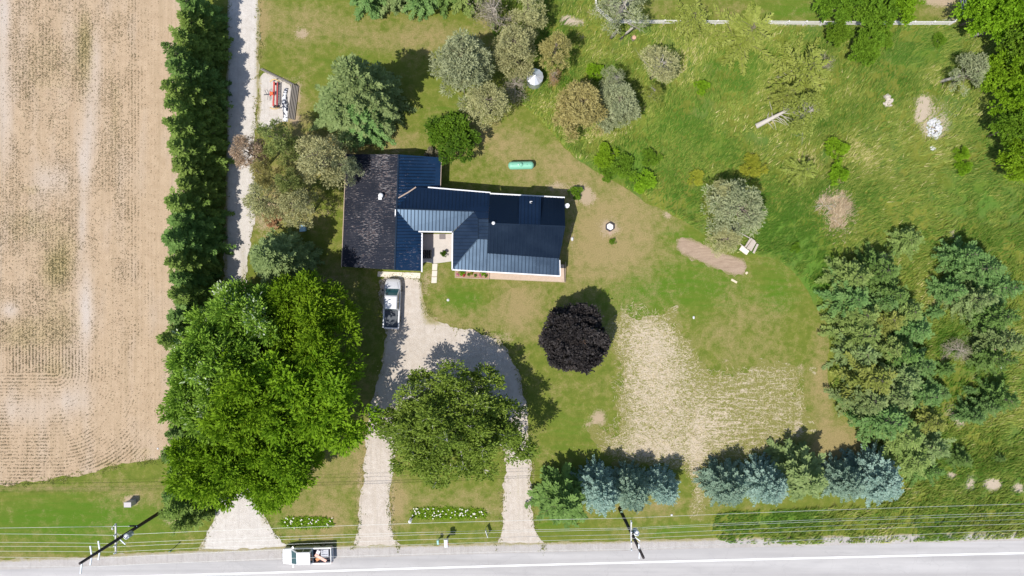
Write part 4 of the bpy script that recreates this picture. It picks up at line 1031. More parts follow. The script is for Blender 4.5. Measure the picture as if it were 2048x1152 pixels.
# gable infill of garage and raised roof
def gable(a, b, c, mat, th=.12):
    a, b, c = Vector(a), Vector(b), Vector(c)
    d = (b - a).cross(Vector((0, 0, 1))).normalized() * th
    MB().add([a, b, c, a + d, b + d, c + d], [(0, 1, 2), (5, 4, 3), (0, 3, 4, 1), (1, 4, 5, 2), (2, 5, 3, 0)]).build('gable_wall', mat, house)
def gz(px, py, zr, z, dx=0, dy=0):
    p = U(px, py, zr); return Vector((p.x + dx, p.y + dy, z))
gable(gz(690, 309, EW, EW - .15, .2, -.32), gz(878, 315, EE, EW - .15, -.2, -.32), gz(797, 309, RG_, RG_ - .16, 0, -.4), M_wall)
gable(gz(688, 534, EW, EW - .15, .2, .30), gz(842, 542, EE2, EE2 - .25, -.3, .34), gz(789, 540, RG_, RG_ - .16, 0, .34), M_wall)
gable(gz(1128, 397, ZN, ZN - .14, -.34, -.2), gz(1118, 515, ZS, ZS - .3, -.2, .2), gz(1129, 453, ZR, ZR - .2, -.34, 0), M_wall)
gable(gz(981, 392, ZN, ZN - .14, .2, -.2), gz(978, 504, ZS, ZS - .3, .2, .2), gz(978, 447, ZR, ZR - .2, .2, 0), M_wall)
# gutters, flashing
def gutter(pts, w=.13, h=.11, mat=None, name='gutter', dz=-.03):
    mb = MB()
    for a, b in zip(pts[:-1], pts[1:]):
        A, B = U(*a), U(*b); A.z += dz; B.z += dz
        mb.beam(A, B, w, h)
    return mb.build(name, mat or M_white, house)
gutter([(856, 374.6, EV), (981, 385.2, EV)])
gutter([(980, 387, ZN), (1129.5, 395, ZN)], .14)
gutter([(837, 463, EV), (906.5, 464, EV)], .14)
gutter([(905, 463, EV), (904.3, 539, EV)], .14)
gutter([(904, 539.4, EV), (1120, 552.2, EV)], .14)
gutter([(1119.6, 520, 3.52), (1120.6, 552, EV)], .09)
gutter([(844, 466, EE2), (843.6, 544, EE2)], .15)
gutter([(883, 315, EE), (881, 376, EE)], .06, .1, M_rust)
gutter([(692, 307, EW), (683, 534, EW)], .07, .1, M_rust, 'edge_flashing')
gutter([(797, 396, RG_ - .1), (818, 384, 3.32), (832, 374.5, 3.07)], .13, .05, M_rust, 'valley_flashing', .08)
gutter([(791, 419, RB), (790.5, 440, RB - .25)], .10, .05, M_white, 'valley_flashing', .07)
gutter([(790, 417.5, RB), (948, 422.6, RB)], .12, .05, M_rib, 'ridge_cap', .05)
gutter([(977, 447, ZR), (1130.5, 453, ZR)], .16, .05, M_rib, 'ridge_cap', .05)
gutter([(797.2, 309, RG_), (789.2, 540, RG_)], .16, .05, M_rib, 'ridge_cap', .04)
gutter([(956, 478, ZP), (905.5, 538, EV)], .10, .04, M_rib, 'hip_cap', .05)
gutter([(956, 437, ZP), (956, 478, ZP)], .08, .04, M_rib, 'ridge_cap', .06)
# vents
p = U(763, 392, 3.35)
MB().lathe([(.0, .62), (.24, .60), (.30, .45), (.22, .42), (.16, .38), (.16, -.1)], 14, p).build('roof_vent', M_white, house, True)
MB().box(p.x - .34, p.x + .05, p.y - .42, p.y - .10, p.z + .02, p.z + .10).build('vent_flashing', M_white, house)
p = U(987, 446.5, 5.5)
MB().lathe([(0, .34), (.17, .32), (.20, .2), (.12, .15), (.12, -.2)], 14, p).build('plumbing_vent', M_white, house, True)
p = U(1062, 405, 4.55)
MB().box(p.x - .13, p.x + .13, p.y - .13, p.y + .13, p.z - .1, p.z + .14).build('box_vent', M_white, house)
MB().box(p.x - .07, p.x + .07, p.y - .07, p.y + .07, p.z + .14, p.z + .146).build('vent_hole', M_dark, house)
# doors and windows
def wall_panel(name, a, b, z0, z1, mat, off, parent):
    a, b = Vector(a), Vector(b); n_ = (b - a).cross(Vector((0, 0, 1))).normalized()
    A, B = a + n_ * off, b + n_ * off
    m = (A + B) / 2; L = (b - a).length
    mb = MB(); mb.beam(Vector((A.x, A.y, (z0 + z1) / 2)), Vector((B.x, B.y, (z0 + z1) / 2)), .05, z1 - z0)
    return mb.build(name, mat, parent)
S0 = gp(684, 533, EW, .3, .35); S1 = gp(843, 542, EE2, -.4, .35)
def lerp(a, b, t): return a + (b - a) * t
for k in range(4):
    gd = wall_panel('garage_door_panel', lerp(S0, S1, .50), lerp(S0, S1, .93), .04 + k * .46, .04 + k * .46 + .45, M_white, .05, house)
def window(a, b, z0, z1):
    f = wall_panel('window', a, b, z0, z1, M_white, .04, house)
    wall_panel('pane', lerp(a, b, .08), lerp(a, b, .92), z0 + .08, z1 - .08, M_glass, .06, f)
window(lerp(S0, S1, .12), lerp(S0, S1, .3), .9, 1.7)
B0 = gp(838, 462, EV, 0, .5); B1 = gp(906, 463, EV, .5, .5)
dr_ = wall_panel('door', lerp(B0, B1, .55), lerp(B0, B1, .78), .1, 2.1, plain('dark_red_door', (.22, .05, .04), .5), .04, house)
wall_panel('handle', lerp(B0, B1, .56), lerp(B0, B1, .575), 1.0, 1.1, M_dark, .09, dr_)
C0 = gp(980, 512, ZN, 0, .1); C1 = gp(1119, 515, ZN, -.4, .1)
for t in (.1, .4, .7): window(lerp(C0, C1, t), lerp(C0, C1, t + .18), .9, 2.1)
E0 = gp(1119, 515, ZN, -.4, .1); E1 = gp(1130, 453, ZN, -.5, 0)
window(lerp(E0, E1, .3), lerp(E0, E1, .7), .9, 2.0)
N0 = gp(1129, 396, ZN, -.4, -.4); N1 = gp(980, 386, EV, 0, -.4)
for t in (.15, .55): window(lerp(N0, N1, t), lerp(N0, N1, t + .16), 1.0, 2.0)

# satellite dish on the gable
p = U(1134, 411, 3.6)
sdsh = empty('satellite_dish', (p.x, p.y, 0)); tag(sdsh, 'small white satellite dish at the back right gable corner', 'satellite dish')
d = MB().lathe([(0, .0), (.15, .015), (.27, .06), (.285, .075)], 16).build('dish', M_white, sdsh, True); d.location.z = 3.55; d.rotation_euler = (.35, .3, 0)
MB().beam((-.45, 0, 3.1), (0, 0, 3.52), .05, .05).build('arm', M_barkg, sdsh)
MB().beam((0, 0, 3.55), (.2, -.25, 3.85), .03, .03).build('feed_arm', M_barkg, sdsh)

# deck along the south and east, board by board
deck = empty('wooden_deck', U(1010, 552)); tag(deck, 'cedar board deck under the porch eave', 'deck')
o0 = deck.location
def flat(name, a, b, w, z, th, mat, parent, base):
    A, B = U(*a), U(*b); A.z = B.z = z
    return MB().beam(A - base, B - base, w, th).build(name, mat, parent)
for k in range(14):
    off = k * 2.45
    flat('deck_board', (980, 556.0 - off), (1128, 562.5 - off), .135, .40, .04, M_deck, deck, o0)
flat('fascia_board', (980, 557.8), (1130, 564.4), .04, .26, .26, M_deck, deck, o0)
flat('fascia_board', (1129.5, 564), (1131, 524), .04, .26, .26, M_deck, deck, o0)
# raised planter box in front of the hip corner
plb = empty('planter_box', U(944, 549)); tag(plb, 'low wooden planter box with small flowers by the patio corner', 'planter')
b0 = plb.location
for a, b in (((910, 555), (979, 558)), ((910, 541), (979, 544)), ((911, 555), (911, 541)), ((978.5, 558), (978.5, 544))):
    flat('side_board', a, b, .06, .20, .40, M_deck, plb, b0)
MB().prism([U(*p, .0) - b0 + Vector((0, 0, .33)) for p in ((911, 555), (978, 558), (978, 544), (911, 541))], .3).build('soil', M_mulch, plb)
fl_mats = [plain('pink_petals', (.62, .22, .32), .6), plain('red_petals', (.45, .06, .05), .6)]
for k, (x, y, r, m_) in enumerate([(916, 549, .16, fl_mats[0]), (924, 546, .32, L_bright), (928, 550, .2, fl_mats[1]), (938, 549.5, .17, L_green), (944, 546.5, .18, L_yellow), (951, 551, .17, L_green), (961, 551, .18, fl_mats[0]), (966, 547, .28, L_bright), (972, 552, .18, L_green)]):
    cm = PROTO['shrub'][0][k % 2][1]
    o = link('flower_plant', cm, m_, plb); o.location = U(x, y) - b0 + Vector((0, 0, .33)); s_ = r / 1.8; o.scale = (s_, s_, s_); o.rotation_euler.z = k
# patio, garage apron, stepping slabs
def slab(name, pts, z1, mat, label, cat):
    mb = MB().prism([U(*p, 0) + Vector((0, 0, z1)) for p in pts], z1 - .002)
    o = mb.build(name, mat); tag(o, label, cat, kind='structure'); return o
pt = slab('patio', [(838, 468), (908, 468), (907, 522), (886, 525), (869, 527), (852, 524), (840, 528)], .07, M_conc, 'grey concrete patio in the notch between garage and house', 'patio')
slab('garage_apron', [(756, 543), (841, 546), (840, 557), (755, 553)], .06, M_conc2, 'pale concrete apron in front of the garage door', 'apron')
for k, (a, b) in enumerate((((865, 527.5), (875, 540.5)), ((864.4, 541.5), (874.6, 553)), ((863.5, 554), (874, 566)))):
    mb = MB().prism([U(a[0], a[1]) + Vector((0, 0, .05)), U(b[0], a[1]) + Vector((0, 0, .05)), U(b[0] - .8, b[1]) + Vector((0, 0, .05)), U(a[0] - .8, b[1]) + Vector((0, 0, .05))], .047)
    o = mb.build('stepping_slab', M_conc2); tag(o, 'pale stepping slab below the patio, %s from the patio' % ORD[k], 'paving slab', 'stepping slabs')
o = MB().box(-.36, .36, -.32, .32, 0, .02).build('door_mat', plain('grey_mat', (.20, .18, .18), .95, 0, .15, 20)); o.location = U(885, 473) + Vector((0, 0, .072)); tag(o, 'dark grey door mat on the patio', 'door mat')
# patio bench and flower pot
bn = empty('garden_bench', U(856, 509) + Vector((0, 0, .07))); tag(bn, 'dark garden bench in shade against the garage wall', 'bench')
for k in range(4): MB().box(-.55 + k * .24, -.35 + k * .24, -.5, .5, .42, .46).build('seat_slat', M_dark, bn)
MB().box(.42, .48, -.5, .5, .42, .85).build('arm_rail', M_dark, bn)
for sx, sy in ((-.5, -.45), (-.5, .45), (.42, -.45), (.42, .45)): MB().box(sx - .03, sx + .03, sy - .03, sy + .03, 0, .42).build('leg', M_dark, bn)
pot = empty('flower_pot', U(888, 508) + Vector((0, 0, .07))); tag(pot, 'potted plant standing on the patio', 'pot')
MB().lathe([(0, 0), (.16, 0), (.22, .34), (.18, .34), (.17, .3), (0, .3)], 14).build('pot', plain('terracotta', (.40, .21, .13), .85), pot)
o = link('plant', PROTO['shrub'][0][0][1], L_shrub, pot); o.scale = (.2, .2, .2); o.location.z = .28
# ================================================================== VEHICLES
def loft(stations, n_side=6):
    """Car body: stations (x, half width, z bottom, z top, shoulder drop). Rounded box sections along x."""
    mb = MB(); rings = []
    for (x, w, zb, zt, sh) in stations:
        r = min(sh, w * .6)
        pts = [(-w, zb), (-w * 1.0, zt - sh * 1.3), (-w + r * .28, zt - sh * .35), (-w + r, zt - .02), (-w * .4, zt + .01), (0, zt + .015), (w * .4, zt + .01), (w - r, zt - .02), (w - r * .28, zt - sh * .35), (w, zt - sh * 1.3), (w, zb)]
        rings.append([(x, a, b) for a, b in pts])
    m = len(rings[0]); base = 0
    for r in rings: mb.v += r
    for i in range(len(rings) - 1):
        for k in range(m - 1):
            mb.f.append((i * m + k, i * m + k + 1, (i + 1) * m + k + 1, (i + 1) * m + k))
        mb.f.append((i * m + m - 1, i * m, (i + 1) * m, (i + 1) * m + m - 1))
    mb.f.append(tuple(range(m))); mb.f.append(tuple((len(rings) - 1) * m + k for k in reversed(range(m))))
    return mb

def car_paint(name, c, coat=.6, rough=.35, metal=0.0):
    g = G(name)
    f = g.noise(3.0, 4, .6)
    cc = g.mix(g.m('MULTIPLY', g.rng(f, .45, .75), .18), c, tuple(x * .75 for x in c))
    return g.out(cc, rough, metal, .5, None, Coat_Weight=coat, Coat_Roughness=.08)

def pickup(name, loc, rz, paint, bedliner, label, dark_trim):
    """Pickup truck, nose towards +x, 5.7 m long."""
    t = empty(name, loc, rz); tag(t, label, 'pickup truck')
    bd = loft([(2.88, .50, .52, .78, .12), (2.82, .68, .44, .90, .14), (2.66, .82, .42, .98, .15), (2.42, .90, .40, 1.04, .15), (2.0, .95, .40, 1.09, .14), (1.75, .965, .40, 1.12, .12), (1.6, .965, .40, 1.13, .12), (-.72, .965, .40, 1.15, .10), (-.76, .965, .40, 1.15, .10)]).build('body', paint, t, True)
    # cab greenhouse: lower belt to roof
    rings = [(1.78, 1.09, -.76, .88, .0), (.92, 1.78, -.62, .72, .0)]
    vs = []
    for xf, z, xb, w, _ in rings: vs += [(xf, -w * .94, z), (xf - .12, -w, z), (xb + .06, -w, z), (xb, -w * .94, z), (xb, w * .94, z), (xb + .06, w, z), (xf - .12, w, z), (xf, w * .94, z)]
    vs += [(.80, -.62, 1.84), (-.54, -.62, 1.84), (-.54, .62, 1.84), (.80, .62, 1.84)]
    fs = [(k, (k + 1) % 8, 8 + (k + 1) % 8, 8 + k) for k in range(8)]
    fs += [(8, 9, 16), (9, 10, 17, 16), (10, 11, 17), (11, 12, 18, 17), (12, 13, 18), (13, 14, 19, 18), (14, 15, 19), (15, 8, 16, 19), (16, 17, 18, 19)]
    MB().add(vs, fs).build('cab', paint, t)
    # glazing sits a few millimetres proud of the pillars
    def pane(q, out, nm='window'):
        q = [Vector(p) for p in q]; c = sum(q, Vector()) / 4; n_ = (q[1] - q[0]).cross(q[2] - q[0]).normalized()
        if n_.dot(Vector(out)) < 0: n_ = -n_
        q2 = [p + n_ * .006 for p in q]; q3 = [p - n_ * .03 for p in q]
        return MB().add(q2 + q3, [(0, 1, 2, 3), (7, 6, 5, 4), (0, 4, 5, 1), (1, 5, 6, 2), (2, 6, 7, 3), (3, 7, 4, 0)]).build(nm, M_carglass, t)
    ws = [(1.72, -.78, 1.138), (.96, -.65, 1.748), (.96, .65, 1.748), (1.72, .78, 1.138)]
    pane(ws, (1, 0, 1), 'windshield')
    pane([(-.745, -.70, 1.2), (-.632, -.58, 1.72), (-.632, .58, 1.72), (-.745, .70, 1.2)], (-1, 0, .2), 'rear_window')
    for s in (-1, 1):
        pane([(1.45, s * .862, 1.17), (.80, s * .735, 1.72), (.28, s * .735, 1.72), (.32, s * .862, 1.17)], (0, s, .3))
        pane([(.22, s * .862, 1.17), (.18, s * .735, 1.72), (-.50, s * .735, 1.72), (-.60, s * .862, 1.17)], (0, s, .3))
        MB().box(1.42, 1.60, s * .98 - .0 if s > 0 else -1.20, 1.20 if s > 0 else -.98, 1.10, 1.26).build('mirror', paint if not dark_trim else M_dark, t, bevel=.03)
        MB().box(-.05, .12, s * .968 - .012, s * .968 + .012, .98, 1.02).build('door_handle', dark_trim and M_dark or M_white, t)
        MB().box(2.58, 2.74, s * .66 - .13, s * .66 + .13, .72, .90).build('headlight', M_lamp, t, bevel=.02)
        MB().box(-2.87, -2.84, s * .88 - .07, s * .88 + .07, .70, 1.05).build('taillight', M_tail, t)
        for x in (1.75, -1.75):
            w = empty_part('wheel', t, (x, s * .86, .38))
            tb = MB(); 
            prof = [(.20, -.12), (.34, -.12), (.38, -.09), (.38, .09), (.34, .12), (.20, .12)]
            ty = MB().lathe(prof, 20).build('tyre', M_dark, w); ty.rotation_euler = (math.pi / 2, 0, 0)
            rm = MB().lathe([(0, -.10), (.20, -.11), (.20, .11), (0, .10)], 14).build('rim', M_barkg, w); rm.rotation_euler = (math.pi / 2, 0, 0)
    # load bed
    MB().box(-2.78, -.82, -.80, .80, .62, .66).build('bed_floor', bedliner, t)
    for s in (-1, 1):
        MB().box(-2.84, -.77, s * .96 if s < 0 else .80, -.80 if s < 0 else .96, .42, 1.13).build('bed_side', paint, t, bevel=.025)
        MB().box(-2.10, -1.40, -.80 if s < 0 else .60, -.60 if s < 0 else .80, .66, .88).build('wheel_well', bedliner, t, bevel=.03)
    MB().box(-.84, -.775, -.80, .80, .62, 1.13).build('bed_front', bedliner, t)
    MB().box(-2.84, -2.77, -.80, .80, .60, 1.12).build('tailgate', paint, t, bevel=.02)
    MB().box(-2.98, -2.85, -.88, .88, .48, .64).build('rear_bumper', M_chrome, t, bevel=.03)
    MB().box(2.74, 2.90, -.66, .66, .42, .62).build('front_bumper', M_chrome if dark_trim else paint, t, bevel=.05)
    MB().box(2.80, 2.885, -.45, .45, .64, .86).build('grille', M_dark, t)
    for s in (-1, 1): MB().beam((2.5, s * .55, 1.03), (1.85, s * .68, 1.115), .02, .012).build('hood_crease', M_dark, t)
    return t
def empty_part(name, parent, loc):
    o = bpy.data.objects.new(name, None); o.empty_display_size = .2; col.objects.link(o); o.parent = parent; o.location = loc
    return o
M_carglass = plain('tinted_car_glass', (.02, .075, .085), .12, 0, .35, 1.5, .8)
M_lamp = plain('headlamp_lens', (.7, .7, .72), .15, 0, .05, 3, .8)
M_tail = plain('tail_lamp_lens', (.35, .02, .02), .2, 0, .05, 3, .6)
M_chrome = plain('dull_chrome', (.55, .55, .56), .3, .8, .05, 3)
M_silver = car_paint('silver_paint', (.55, .55, .56), .5, .38, .25)
M_whitep = car_paint('white_paint', (.72, .72, .73), .3, .45)
M_liner = plain('grey_bed_liner', (.085, .095, .11), .7, 0, .1, 5)
M_liner2 = plain('black_bed_liner', (.03, .03, .05), .7, 0, .1, 5)
a = U(781, 656, .6); b = U(785, 561, .6)
pickup('pickup_truck', (U(784.5, 607, .8).x, U(784, 607, .8).y, .012), math.atan2((b - a).y, (b - a).x), M_silver, M_liner, 'silver pickup truck with empty grey bed parked at the garage', True)
tw = pickup('pickup_truck', (U(614, 1111, .9).x, U(614, 1111, .9).y, .024), math.pi - .035 + .06, M_whitep, M_liner2, 'white pickup truck carrying a load along the road', False)
# load of the white pickup
tw_m = Matrix.Translation(tw.location) @ Matrix.Rotation(tw.rotation_euler.z, 4, 'Z')
def on_truck(name, mb, mat, loc, rz, label, cat):
    o = mb.build(name, mat, None, bevel=.03); o.location = tw_m @ Vector(loc); o.rotation_euler.z = tw.rotation_euler.z + rz; tag(o, label, cat); return o
cr = empty('plastic_crate', tw_m @ Vector((-2.1, -.25, .665)), tw.rotation_euler.z); tag(cr, 'pale grey crate in the white pickup bed', 'crate')
M_crate = plain('pale_grey_plastic', (.62, .62, .66), .6, 0, .08, 6)
MB().box(-.42, .42, -.42, .42, 0, .04).build('base', M_crate, cr)
for q in ((-.42, .42, -.42, -.38), (-.42, .42, .38, .42), (-.42, -.38, -.38, .38), (.38, .42, -.38, .38)): MB().box(*q, .04, .42).build('side', M_crate, cr)
for k in range(3): MB().box(-.38, .38, -.25 + k * .22, -.15 + k * .22, .40, .44).build('slat', M_crate, cr)
on_truck('salmon_board', MB().box(-.75, .75, -.16, .16, 0, .06), plain('salmon_painted_board', (.80, .44, .36), .7), (-1.65, .22, 1.12), -.55, 'salmon pink board laid across the white pickup bed', 'board')
on_truck('orange_bag', MB().box(-.22, .22, -.18, .18, 0, .34), plain('orange_cloth', (.62, .28, .14), .85, 0, .25, 5), (-1.25, .42, .665), .5, 'orange bag in the white pickup bed', 'bag')
on_truck('white_sack', MB().box(-.34, .34, -.2, .2, 0, .45), plain('white_sack_cloth', (.75, .68, .70), .85, 0, .1, 5), (-1.30, -.3, .665), 1.1, 'whitish sack behind the cab of the white pickup', 'sack')

# ================================================================== UTILITY POLES AND WIRES
M_pole = plain('dark_creosote_wood', (.055, .045, .045), .85, 0, .3, 5, .2)
M_arm = plain('weathered_grey_arm', (.52, .50, .48), .8, 0, .15, 6)
M_ins = plain('pale_porcelain', (.66, .70, .76), .3, 0, .1, 4, .5)
M_xfmr = plain('pale_blue_grey_tank', (.33, .42, .52), .4, 0, .06, 4)
M_wire = plain('bright_aluminium_wire', (.70, .71, .68), .45, .3, .05, 3)
WZ = {'A': 8.3, 'B': 8.9, 'C': 9.2, 'D': 9.6, 'E': 10.2}
def pole(base_px, H, arm_z, label, tx_side, top_ins):
    p = U(*base_px)
    t = empty('utility_pole', p); tag(t, label, 'utility pole')
    MB().tube([(0, 0, -.05), (0, 0, H * .5), (0, 0, H)], [.20, .17, .13], 12).build('pole', M_pole, t, True)
    ca = MB().box(-.07, .07, -1.45, 1.65, arm_z - .06, arm_z + .08).build('crossarm', M_arm, t)
    ca.location.x = -.19
    for y in (-1.35, -.6, .5, 1.5):
        o = MB().lathe([(0, .28), (.05, .27), (.08, .2), (.05, .16), (.08, .1), (.05, .06), (.03, 0)], 10).build('insulator', M_ins, t, True); o.location = (-.19, y, arm_z + .08)
    for s in (-1, 1): MB().beam((-.2, s * .75, arm_z - .06), (-.16, 0, arm_z - .75), .04, .03).build('arm_brace', M_arm, t)
    tx = MB().lathe([(0, -.55), (.26, -.53), (.29, -.45), (.29, .38), (.31, .40), (.31, .44), (.24, .50), (0, .52)], 16).build('transformer', M_xfmr, t, True); tx.location = (.50 * tx_side, .05, arm_z - 1.15)
    lid = MB().lathe([(0, .16), (.14, .14), (.30, .04), (.31, 0)], 16).build('lid', M_white, tx, True); lid.location.z = .45
    bs = MB().lathe([(0, .3), (.05, .28), (.07, .15), (.04, 0)], 8).build('bushing', M_ins, tx, True); bs.location = (.1, -.1, .58)
    MB().beam((.1 * tx_side, 0, arm_z - 1.1), (.25 * tx_side, 0.02, arm_z - 1.1), .1, .5).build('bracket', M_pole, t)
    MB().beam((.15, -.1, arm_z - .2), (.75, -.55, arm_z - .1), .10, .10).build('fuse_cutout', M_ins, t)
    for z, yy in top_ins:
        s = 1 if yy > 0 else -1
        o = MB().beam((-.05, s * .1, z), (-.12, yy, z + .1), .13, .13).build('post_insulator', M_ins, t, bevel=.03)
    return p
PB1 = (326, 1021); PB2 = (1239, 1017)
P1 = pole(PB1, 15.4, 9.2, 'tall dark utility pole with several insulators beside the grass verge at left', 1, [(12.2, 1.0), (12.2, -.9), (13.5, 1.0), (13.5, -.9), (15.0, -1.1)])
P2 = pole(PB2, 14.6, 8.9, 'dark utility pole standing among the blue spruces', 1, [(12.6, .6), (12.9, -.7)])
# wires: pixel lines measured at the left edge, at the second pole and at the right edge
WL = {'A': ((0, 1071), (220, 1070.5), (1258, 1036), (2048, 1011)), 'B': ((0, 1088), (222, 1087), (1258, 1056), (2048, 1028)), 'C': ((0, 1096), (222, 1094), (1258, 1059), (2048, 1033)),
      'D': ((0, 1106), (222, 1104), (1258, 1069), (2048, 1042)), 'E': ((0, 1118), (182, 1117), (1262, 1077), (2048, 1051)), 'F': ((0, 1136), (165, 1134), (1278, 1098), (2048, 1064))}
WZ['F'] = 13.0
WNAME = {'A': 'lowest service wire, nearest the spruces', 'B': 'second overhead wire from the spruces', 'C': 'third overhead wire from the spruces', 'D': 'fourth overhead wire from the spruces', 'E': 'fifth overhead wire from the spruces', 'F': 'highest overhead wire, nearest the road'}
for k, pts in WL.items():
    z = WZ[k]; W = [U(x, y, z) for x, y in pts]
    W[0] = W[1] + (W[0] - W[1]) * 3.2; W[3] = W[2] + (W[3] - W[2]) * 1.5
    path = []
    for a, b in zip(W[:-1], W[1:]):
        for q in range(12):
            u = q / 12; p = a.lerp(b, u); p.z -= 4 * u * (1 - u) * .55; path.append(p)
    path.append(W[3])
    o = MB().tube(path, .012 if k != 'A' else .014, 5, False).build('overhead_wire', M_wire, None, True); tag(o, 'thin ' + WNAME[k], 'wire', 'overhead wires along the road')
a = U(0, 1056, 7.0); b = U(258, 1052.5, 7.0); a = b + (a - b) * 3
o = MB().tube([a, b], .018, 5, False).build('telephone_cable', M_wire); tag(o, 'thin dark cable ending at the left utility pole', 'cable')
bx = empty('splice_box', (b.x, b.y, 0)); tag(bx, 'black splice case hung on cable beside left utility pole', 'splice case')
MB().tube([(0, 0, 6.9), (.85, 0, 6.9)], [.09, .09], 8).build('case', M_dark, bx)
for x in (0, .82): MB().lathe([(0, -.06), (.06, 0), (0, .06)], 8, (x, 0, 7.0)).build('hanger', M_ins, bx)

# ================================================================== YARD OBJECTS
# propane tank
tp = empty('propane_tank', U(1042, 333), 0.02); tag(tp, 'pale green propane tank on the back lawn', 'propane tank')
M_tank = plain('pale_green_tank_paint', (.20, .48, .34), .4, 0, .07, 2, .4)
prof = [(.0, -1.5)] + [(.46 * math.sin(a), -1.14 - .36 * math.cos(a)) for a in (.35, .7, 1.05, 1.4)] + [(.46, -1.1), (.46, 1.1)] + [(.46 * math.sin(a), 1.14 + .36 * math.cos(a)) for a in (1.4, 1.05, .7, .35)] + [(0, 1.5)]
bd = MB().lathe(prof, 22).build('shell', M_tank, tp, True); bd.rotation_euler = (0, math.pi / 2, 0); bd.location.z = .72
dm = MB().lathe([(.20, 0), (.20, .16), (.17, .22), (0, .25)], 16).build('dome_lid', M_tank, tp, True); dm.location = (.0, 0, 1.14)
MB().lathe([(.06, 0), (.06, .12), (0, .13)], 10, (-.32, 0, 1.15)).build('relief_valve', M_white, tp)
MB().lathe([(.03, 0), (.03, .08), (0, .09)], 8, (.7, 0, 1.15)).build('plug', M_dark, tp)
for x in (-.85, .85): MB().box(x - .09, x + .09, -.34, .34, 0, .36).build('foot', M_conc, tp)
for x in (-1.0, 1.0): MB().tube([(x, 0, 1.14), (x, 0, 1.26)], .035, 6).build('lifting_lug', M_tank, tp)
# fire pit of six plates, ash inside
fp = empty('fire_pit', U(1219.5, 454)); tag(fp, 'hexagonal dark metal fire pit filled with white ash', 'fire pit')
for k in range(6):
    a0 = math.radians(60 * k + 30); a1 = math.radians(60 * k + 90)
    MB().beam((.52 * math.cos(a0), .52 * math.sin(a0), .17), (.52 * math.cos(a1), .52 * math.sin(a1), .17), .07, .34).build('side_plate', plain('sooty_metal', (.06, .05, .055), .6, .3, .2, 6), fp)
ash = MB().lathe([(0, .14), (.2, .13), (.44, .08)], 6).build('ash', plain('white_ash', (.74, .72, .71), .95, 0, .18, 12, .1, .4), fp); ash.rotation_euler.z = math.radians(30)
o = MB().prism([(-.22, -.55, .05), (.24, -.55, .05), (.02, -.98, .05)], .045).build('hearth_stone', M_brick, fp)
# round galvanised bin
bn_ = empty('metal_bin', U(1070, 152, 2.2)); bn_.location.z = 0; tag(bn_, 'round galvanised metal bin with conical lid among the pines', 'metal bin')
M_galv = plain('galvanised_steel', (.66, .68, .72), .35, .5, .15, 2, .5)
MB().lathe([(.92, 0), (.92, 1.9)], 24).build('wall', M_galv, bn_, True)
for k in range(12):
    a0 = 2 * math.pi * k / 12; a1 = 2 * math.pi * (k + 1) / 12
    zt = 2.42
    MB().add([(.12 * math.cos(a0), .12 * math.sin(a0), zt), (.12 * math.cos(a1), .12 * math.sin(a1), zt), (.98 * math.cos(a1), .98 * math.sin(a1), 1.88 + .012 * (k % 2)), (.98 * math.cos(a0), .98 * math.sin(a0), 1.88 + .012 * (k % 2))], [(3, 2, 1, 0)]).build('roof_panel', M_galv, bn_)
for k in range(12):
    a0 = 2 * math.pi * k / 12
    MB().beam((.12 * math.cos(a0), .12 * math.sin(a0), 2.44), (.98 * math.cos(a0), .98 * math.sin(a0), 1.92), .03, .03).build('roof_seam', M_galv, bn_)
MB().lathe([(0, .08), (.15, .06), (.16, 0)], 16, (0, 0, 2.42)).build('cap', M_galv, bn_, True)

# red hay rake on the gravel pad, in its own axes (x across, y along the beams)
hk = empty('hay_rake', U(553, 192)); tag(hk, 'red hay rake implement with yellow guards on gravel pad', 'farm implement')
M_red = plain('faded_red_paint', (.48, .07, .06), .6, 0, .2, 6)
M_orange = plain('orange_red_paint', (.68, .14, .05), .55, 0, .15, 6)
M_yel = plain('faded_yellow_paint', (.62, .44, .20), .7, 0, .2, 6)
M_steel = plain('dark_steel', (.10, .10, .11), .5, .4, .2, 6)
def hb(name, a, b, w, h, mat): return MB().beam(a, b, w, h).build(name, mat, hk)
hb('main_beam', (-.12, -1.35, .72), (-.02, 1.45, .72), .17, .14, M_red)
hb('rear_beam', (.28, -1.25, .62), (.34, 1.40, .62), .10, .10, M_red)
hb('tine_shaft', (.16, -1.20, .55), (.20, 1.35, .55), .05, .05, M_steel)
for k in range(13):
    y = -1.15 + k * .2
    hb('tine', (.18, y, .54), (.50, y + .03, .12), .025, .025, M_steel)
hb('drawbar', (-1.30, .02, .45), (-.05, .05, .62), .10, .08, M_steel)
hb('lever', (-.95, .05, .5), (-1.05, .45, .9), .05, .04, M_steel)
hb('lever', (-.65, .05, .5), (-.85, .55, .85), .05, .04, M_steel)
hb('lever', (-.60, .0, .5), (-.48, -.75, .75), .05, .04, M_steel)
hb('lever', (-.80, .0, .5), (-.82, -.60, .6), .04, .04, M_steel)
MB().box(-.42, -.08, -.10, .22, .60, .98).build('gearbox', M_orange, hk, bevel=.05)
MB().box(-.55, -.40, -.22, .35, .62, .76).build('gearbox_bracket', M_red, hk, bevel=.03)
